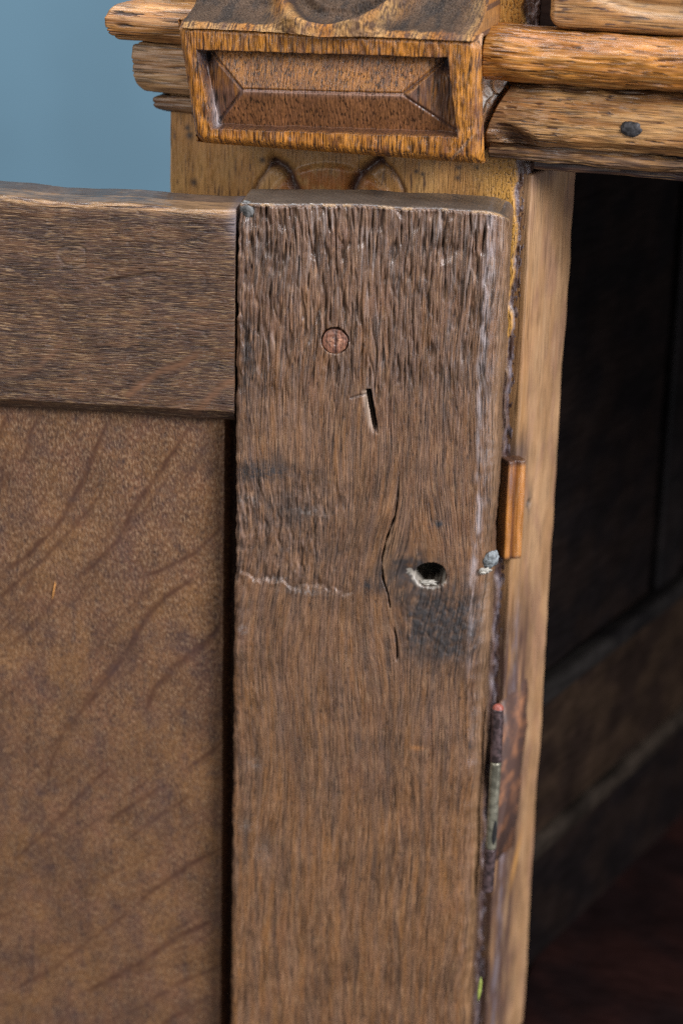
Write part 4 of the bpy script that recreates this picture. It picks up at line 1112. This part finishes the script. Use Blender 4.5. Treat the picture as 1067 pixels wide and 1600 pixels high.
# cracked filler between block and mouldings
def plaster():
    pts = A.mms([(749, 118), (792, 122), (787, 136), (776, 150), (765, 172), (757, 190), (749, 214), (747, 180)], -9)
    nu = 60
    c = np.mean(pts, axis=0)
    seg = []
    for i in range(len(pts)):
        for t in np.linspace(0, 1, 12, endpoint=False):
            seg.append(pts[i] * (1 - t) + pts[(i + 1) % len(pts)] * t)
    seg = np.array(seg); nb = len(seg); nr = 22
    r = np.linspace(0, 1, nr)
    X = c[0] + (seg[:, 0] - c[0])[None] * r[:, None]; Z = c[1] + (seg[:, 1] - c[1])[None] * r[:, None]
    cr = polyd(X, Z, A.mms([(768, 122), (766, 135), (771, 146), (758, 160), (754, 176)], -9))[0]
    cr2 = polyd(X, Z, A.mms([(771, 146), (783, 152)], -9))[0]
    Y = -9 + 0.5 * r[:, None] ** 3 + 0.5 * fbm(X / 2, Z / 2, 3, 801) + 1.6 * np.exp(-(np.minimum(cr, cr2) / 0.35) ** 2)
    P = np.stack([X, Y, Z], -1).reshape(-1, 3)
    back = np.stack([seg[:, 0], np.full(nb, 0.5), seg[:, 1]], -1)
    P = np.concatenate([P, back]); q = []
    a, b = np.meshgrid(np.arange(nr - 1), np.arange(nb), indexing='ij'); b2 = (b + 1) % nb
    q.append(np.stack([a * nb + b, a * nb + b2, (a + 1) * nb + b2, (a + 1) * nb + b], -1).reshape(-1, 4))
    b = np.arange(nb); b2 = (b + 1) % nb; k = (nr - 1) * nb
    q.append(np.stack([k + b, k + b2, nr * nb + b2, nr * nb + b], -1))
    o = make('filler', P, np.concatenate(q), M_plaster, cabinet, frame=A)
    o['label'] = 'cracked white filler between the block and the mouldings'
plaster()

# left-hand mouldings: they turn the corner and run back along the side
SIDE_DIR = np.array((math.sin(math.radians(4)), math.cos(math.radians(4))))
zl = lambda py, px=240, y=-8: A.mm(px, py, y)[1]
cl = np.array((POST_L, 0.0)); back = cl + SIDE_DIR * 160
pathL = [tuple(back), tuple(cl), (A.mm(420, 60, 0)[0], 0.0)]
def outL(px, py, y):
    return POST_L - A.mm(px, py, y)[0]
def left_profile(y0, y1, px_out, bulge, seed, base, pale, dark, name, dens=-0.1, tuck=0.0):
    o = 10.0
    for _ in range(6):
        o = outL(px_out, (y0 + y1) / 2, -o)
    z0, z1 = zl(y0), zl(y1); zc = (z0 + z1) / 2; hz = (z0 - z1) / 2
    shape = {'torus_moulding': ((-9, 1), (-3.2, 0.96), (-1.2, 0.72), (-0.1, 0.25), (0, -0.1), (-0.8, -0.5), (-3.2, -0.85), (-7, -1.0)),
             'ovolo_moulding': ((-2, 1), (-0.2, 0.9), (0, 0.4), (-0.1, -0.25), (-0.9, -0.62), (-2.6, -0.9), (-5.5, -1.0)),
             'fillet_moulding': ((-1, 1), (0, 0.8), (0, -0.1), (-1.0, -0.6), (-3.5, -1.0))}[name]
    pr = [(-3, z0)] + [(o + a, zc + hz * b) for a, b in shape] + [(-3, z1)]
    CREASE_W[0] = 3.0
    sweep(name, pr, pathL, seed, base, dark, pale, dens, cabinet, A, 0.0, rough=0.42, amp=0.9)
left_profile(5, 66, 168, 5.5, 820, (0.34, 0.14, 0.035), (0.44, 0.21, 0.06), (0.05, 0.025, 0.02), 'torus_moulding')
left_profile(68, 150, 211, 3.6, 840, (0.34, 0.18, 0.08), (0.46, 0.28, 0.14), (0.08, 0.04, 0.025), 'ovolo_moulding', -0.2)
left_profile(153, 180, 240, 1.8, 860, (0.20, 0.10, 0.045), (0.28, 0.16, 0.08), (0.05, 0.03, 0.03), 'fillet_moulding', -0.1)


# drawer front above the opening
def drawer():
    yf = -9
    p0 = A.mm(857, 20, yf); zb = A.mm(960, 52, yf)[1]
    x1 = p0[0] + 190; zt = zb + 70
    xs = axis(p0[0], x1, 0.35, 2.4, dense=(p0[0], A.mm(1067, 20, yf)[0] + 3)); ys = axis(yf, 10, 2, 2.4); zs = axis(zb, zt, 0.35, 2.4, dense=(zb, zb + 16))
    P, n, q = rbox(xs, ys, zs, 2.4)
    X = P[:, 0].copy(); Z = P[:, 2].copy()
    # rounded lower corner and a carved hollow sweeping up
    cx = X - p0[0]; cz = Z - zb
    d = np.clip(1 - np.hypot(np.clip(5 - cx, 0, 5), np.clip(5 - cz, 0, 5)) / 5, -1, 1)
    c = A.mms([(925, -12), (955, 2), (990, 14), (1030, 19), (1080, 22)], yf)
    dd = polyd(X, Z, c)[0]
    sdv = np.exp(-(dd / 1.8) ** 2)
    h = -1.6 * sdv + 0.05 * pn(X / 7, Z / 0.6, 901) + 0.2 * fbm(X / 20, Z / 8, 2, 902)
    above = ss(0, 2, Z - np.interp(X, [k[0] for k in c], [k[1] for k in c])) * (X > c[0][0])
    h = h - above * 1.2
    P = P + n * np.where(n[:, 1] > 0.5, 0, h)[:, None]
    P[:, 2] += slopeR * (X - p0[0]) + np.where(cz < 5, np.clip(5 - cx, 0, 5) ** 2 / 25 * 2.2 * np.clip(1 - cz / 5, 0, 1), 0)
    col = mixc(np.array((0.30, 0.135, 0.040)), np.array((0.40, 0.20, 0.07)), ss(-0.3, 0.4, fbm(X / 30, Z / 5, 3, 903)))
    col = mixc(col, np.array((0.06, 0.03, 0.025)), 0.8 * ss(0.30, 0.5, pn(X / 6, Z / 0.9, 904)) + 0.3 * ss(0.1, 0.4, pn(X / 14, Z / 0.6, 905)))
    col = mixc(col, np.array((0.50, 0.33, 0.18)), 0.5 * np.exp(-((dd - 1.0) / 0.8) ** 2))
    make('drawer_front', P, q, M_goldx, cabinet, col, np.full(len(P), 0.36), frame=A)
drawer()
# board behind drawer gap
def slab(name, frame, x0, x1, y0, y1, z0, z1, base, dark, seed, mat=M_inner, r=1.0, rough=0.6, step=3.0, label=None, amp=0.3):
    xs = axis(x0, x1, step, r); ys = axis(y0, y1, step, r); zs = axis(z0, z1, step, r)
    P, n, q = rbox(xs, ys, zs, r)
    X, Y, Z = P.T.copy()
    P = P + n * (amp * fbm((X + Y) / 20, Z / 20, 2, seed))[:, None]
    col = mixc(np.array(base), np.array(dark), ss(-0.3, 0.3, fbm((X + 0.7 * Y) / 25, Z / 18 + Y / 40, 3, seed + 1)))
    o = make(name, P, q, mat, cabinet, col, np.full(len(P), rough), frame=frame)
    if label: o['label'] = label
    return o


slab('drawer_rail', A, A.mm(838, 20)[0], xr1, 2.5, 16, zr(120), zr(-60), (0.03, 0.016, 0.012), (0.01, 0.008, 0.008), 920)

# ------------------------------------------------------------------ inside of the cupboard
x1j = J.mm(897, 281)[0]
YW = 16.0
zledge = J.mm(832, 1352, YW - 8)[1]          # underside of the inner rail
zfloor = VIS_B - 30
zrail = J.mm(842, 1085, YW - 8)[1]
slab('side_board', J, 8, 330, YW, YW + 12, zfloor - 12, 60, (0.009, 0.0055, 0.0045), (0.005, 0.0035, 0.0035), 930, step=2.0)  # cupboard slabs: interior shade is put into their near-black colours
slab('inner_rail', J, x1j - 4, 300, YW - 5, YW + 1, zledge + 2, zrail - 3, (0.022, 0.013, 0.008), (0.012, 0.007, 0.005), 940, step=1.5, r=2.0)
slab('inner_batten', J, x1j - 4, 300, YW - 9, YW + 1, zledge, zledge + 9, (0.026, 0.019, 0.014), (0.011, 0.008, 0.006), 942, step=1.5, r=3.5, label='pale lower batten inside the cupboard')  # lighter colour paints in the highlight on the rail's lower edge
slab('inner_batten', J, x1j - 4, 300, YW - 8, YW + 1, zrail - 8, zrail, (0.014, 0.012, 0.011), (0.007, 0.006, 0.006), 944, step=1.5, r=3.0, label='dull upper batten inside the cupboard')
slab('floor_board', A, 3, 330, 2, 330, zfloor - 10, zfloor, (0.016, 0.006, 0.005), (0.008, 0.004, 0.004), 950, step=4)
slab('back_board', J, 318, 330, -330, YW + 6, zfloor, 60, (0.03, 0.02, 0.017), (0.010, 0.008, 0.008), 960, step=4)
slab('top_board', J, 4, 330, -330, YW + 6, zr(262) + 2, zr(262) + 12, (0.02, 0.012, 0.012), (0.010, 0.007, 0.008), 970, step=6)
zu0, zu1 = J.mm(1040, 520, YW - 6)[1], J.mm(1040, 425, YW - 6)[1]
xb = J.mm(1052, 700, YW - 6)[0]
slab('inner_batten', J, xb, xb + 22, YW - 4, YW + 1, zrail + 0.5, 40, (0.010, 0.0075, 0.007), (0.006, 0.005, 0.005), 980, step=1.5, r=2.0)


# ------------------------------------------------------------------ hinge
def tube(name, frame, p0, p1, y, r, mat, parent, n=28, m=40, seed=1, label=None, amp=0.05, taper=(0, 0)):
    p0 = np.array((p0[0], y, p0[1])); p1 = np.array((p1[0], y, p1[1]))
    t = np.linspace(0, 1, m); a = np.linspace(0, 2 * math.pi, n, endpoint=False)
    T, Aa = np.meshgrid(t, a, indexing='ij')
    rr = r * (1 + amp * pn(T * 9, np.cos(Aa) * 2 + np.sin(Aa) + 3, seed))
    endr = np.ones_like(T)
    for k, sgn in ((taper[0], T), (taper[1], 1 - T)):
        if k: endr = endr * np.sqrt(np.clip(1 - np.clip(1 - sgn * np.linalg.norm(p1 - p0) / (r * k), 0, 1) ** 2, 0.0004, 1))
    rr = rr * endr
    P = p0 + (p1 - p0) * T[..., None]
    P = P + np.stack([rr * np.cos(Aa), rr * np.sin(Aa), 0 * rr], -1)
    P = P.reshape(-1, 3)
    a_, b_ = np.meshgrid(np.arange(m - 1), np.arange(n), indexing='ij'); b2 = (b_ + 1) % n
    q = np.stack([a_ * n + b_, a_ * n + b2, (a_ + 1) * n + b2, (a_ + 1) * n + b_], -1).reshape(-1, 4)
    P = np.concatenate([P, p0[None], p1[None]]); k = len(P)
    b = np.arange(n); b2 = (b + 1) % n
    tr = np.concatenate([q[:, [0, 1, 2]], q[:, [0, 2, 3]], np.stack([b2, b, np.full(n, k - 2)], -1), np.stack([(m - 1) * n + b, (m - 1) * n + b2, np.full(n, k - 1)], -1)])
    o = make(name, P, tr, mat, parent, frame=frame)
    if label: o['label'] = label
    return o


HF = Frame(at_depth(777, 1100, 0.712), math.radians(10))
h = lambda a, b: HF.mm(a, b)
hinge = tube('hinge', HF, h(774, 1191), h(766, 1326), 0.6, 1.75, M_brassy, cabinet, seed=41, label='narrow hinge barrel in dull greenish metal')
def hpart(*a, **k):
    o = tube(*a, **k); o.parent = hinge; o.matrix_parent_inverse = Matrix.Identity(4); o.matrix_local = Matrix.Identity(4); return o
hpart('knuckle', None, h(777, 1108), h(774, 1190), 0.6, 1.9, M_iron, None, seed=42)
hpart('knuckle', None, h(766, 1327), h(761, 1392), 0.6, 1.9, M_iron, None, seed=43)
hpart('hinge_tip', None, h(777.5, 1109), h(778, 1101), 0.6, 1.8, M_red, None, seed=44, taper=(0, 1.0), m=24, label='red painted hinge tip with a bright dot')


blob('hinge_slot', HF, h(772, 1300), (0.9, 0.5, 4.6), plain('black_slot', (0.006, 0.006, 0.007), 0.8), cabinet, 62, amp=0.15, y=-0.75, rot=-0.04, label='black lump for the dark recess beside the lower hinge barrel')  # solid black lump put in for the shade of a recess


def leaf():
    # let into the jamb: thin plate with chamfered top
    pts = J.mms([(786, 1098), (826, 1060), (826, 1130), (818, 1190), (812, 1262), (804, 1322), (776, 1345), (776, 1200)], -0.6)
    pts = np.array(pts); n = len(pts)
    seg = np.concatenate([[pts[i] * (1 - t) + pts[(i + 1) % n] * t for t in np.linspace(0, 1, 8, endpoint=False)] for i in range(n)])
    seg = seg + 0.9 * np.stack([pn(np.arange(len(seg)) / 2.5, 0.3, 51), pn(np.arange(len(seg)) / 2.5, 0.8, 52)], -1)
    c = seg.mean(0); nb = len(seg)
    P = np.concatenate([[(c[0], -0.45, c[1])], np.stack([seg[:, 0], np.full(nb, -0.12), seg[:, 1]], -1), np.stack([seg[:, 0], np.full(nb, 1.0), seg[:, 1]], -1)])
    b = np.arange(nb); b2 = (b + 1) % nb
    tr = np.concatenate([np.stack([1 + b, 1 + b2, 0 * b], -1), np.stack([1 + b, 1 + nb + b, 1 + nb + b2], -1), np.stack([1 + b, 1 + nb + b2, 1 + b2], -1)])
    o = make('hinge_leaf', P, tr, M_leaf, cabinet, frame=J)
    o['label'] = 'stained hinge leaf with flaking orange-red paint'
leaf()
gp = Frame(at_depth(749, 1545, 0.735), math.radians(0))
blob('paint_fleck', gp, (0, 0), (0.55, 0.4, 4.4), plain('lime_green_paint', (0.28, 0.32, 0.07), 0.4), cabinet, 61, amp=0.2, rot=-0.05, label='small lime green fleck by the door edge')
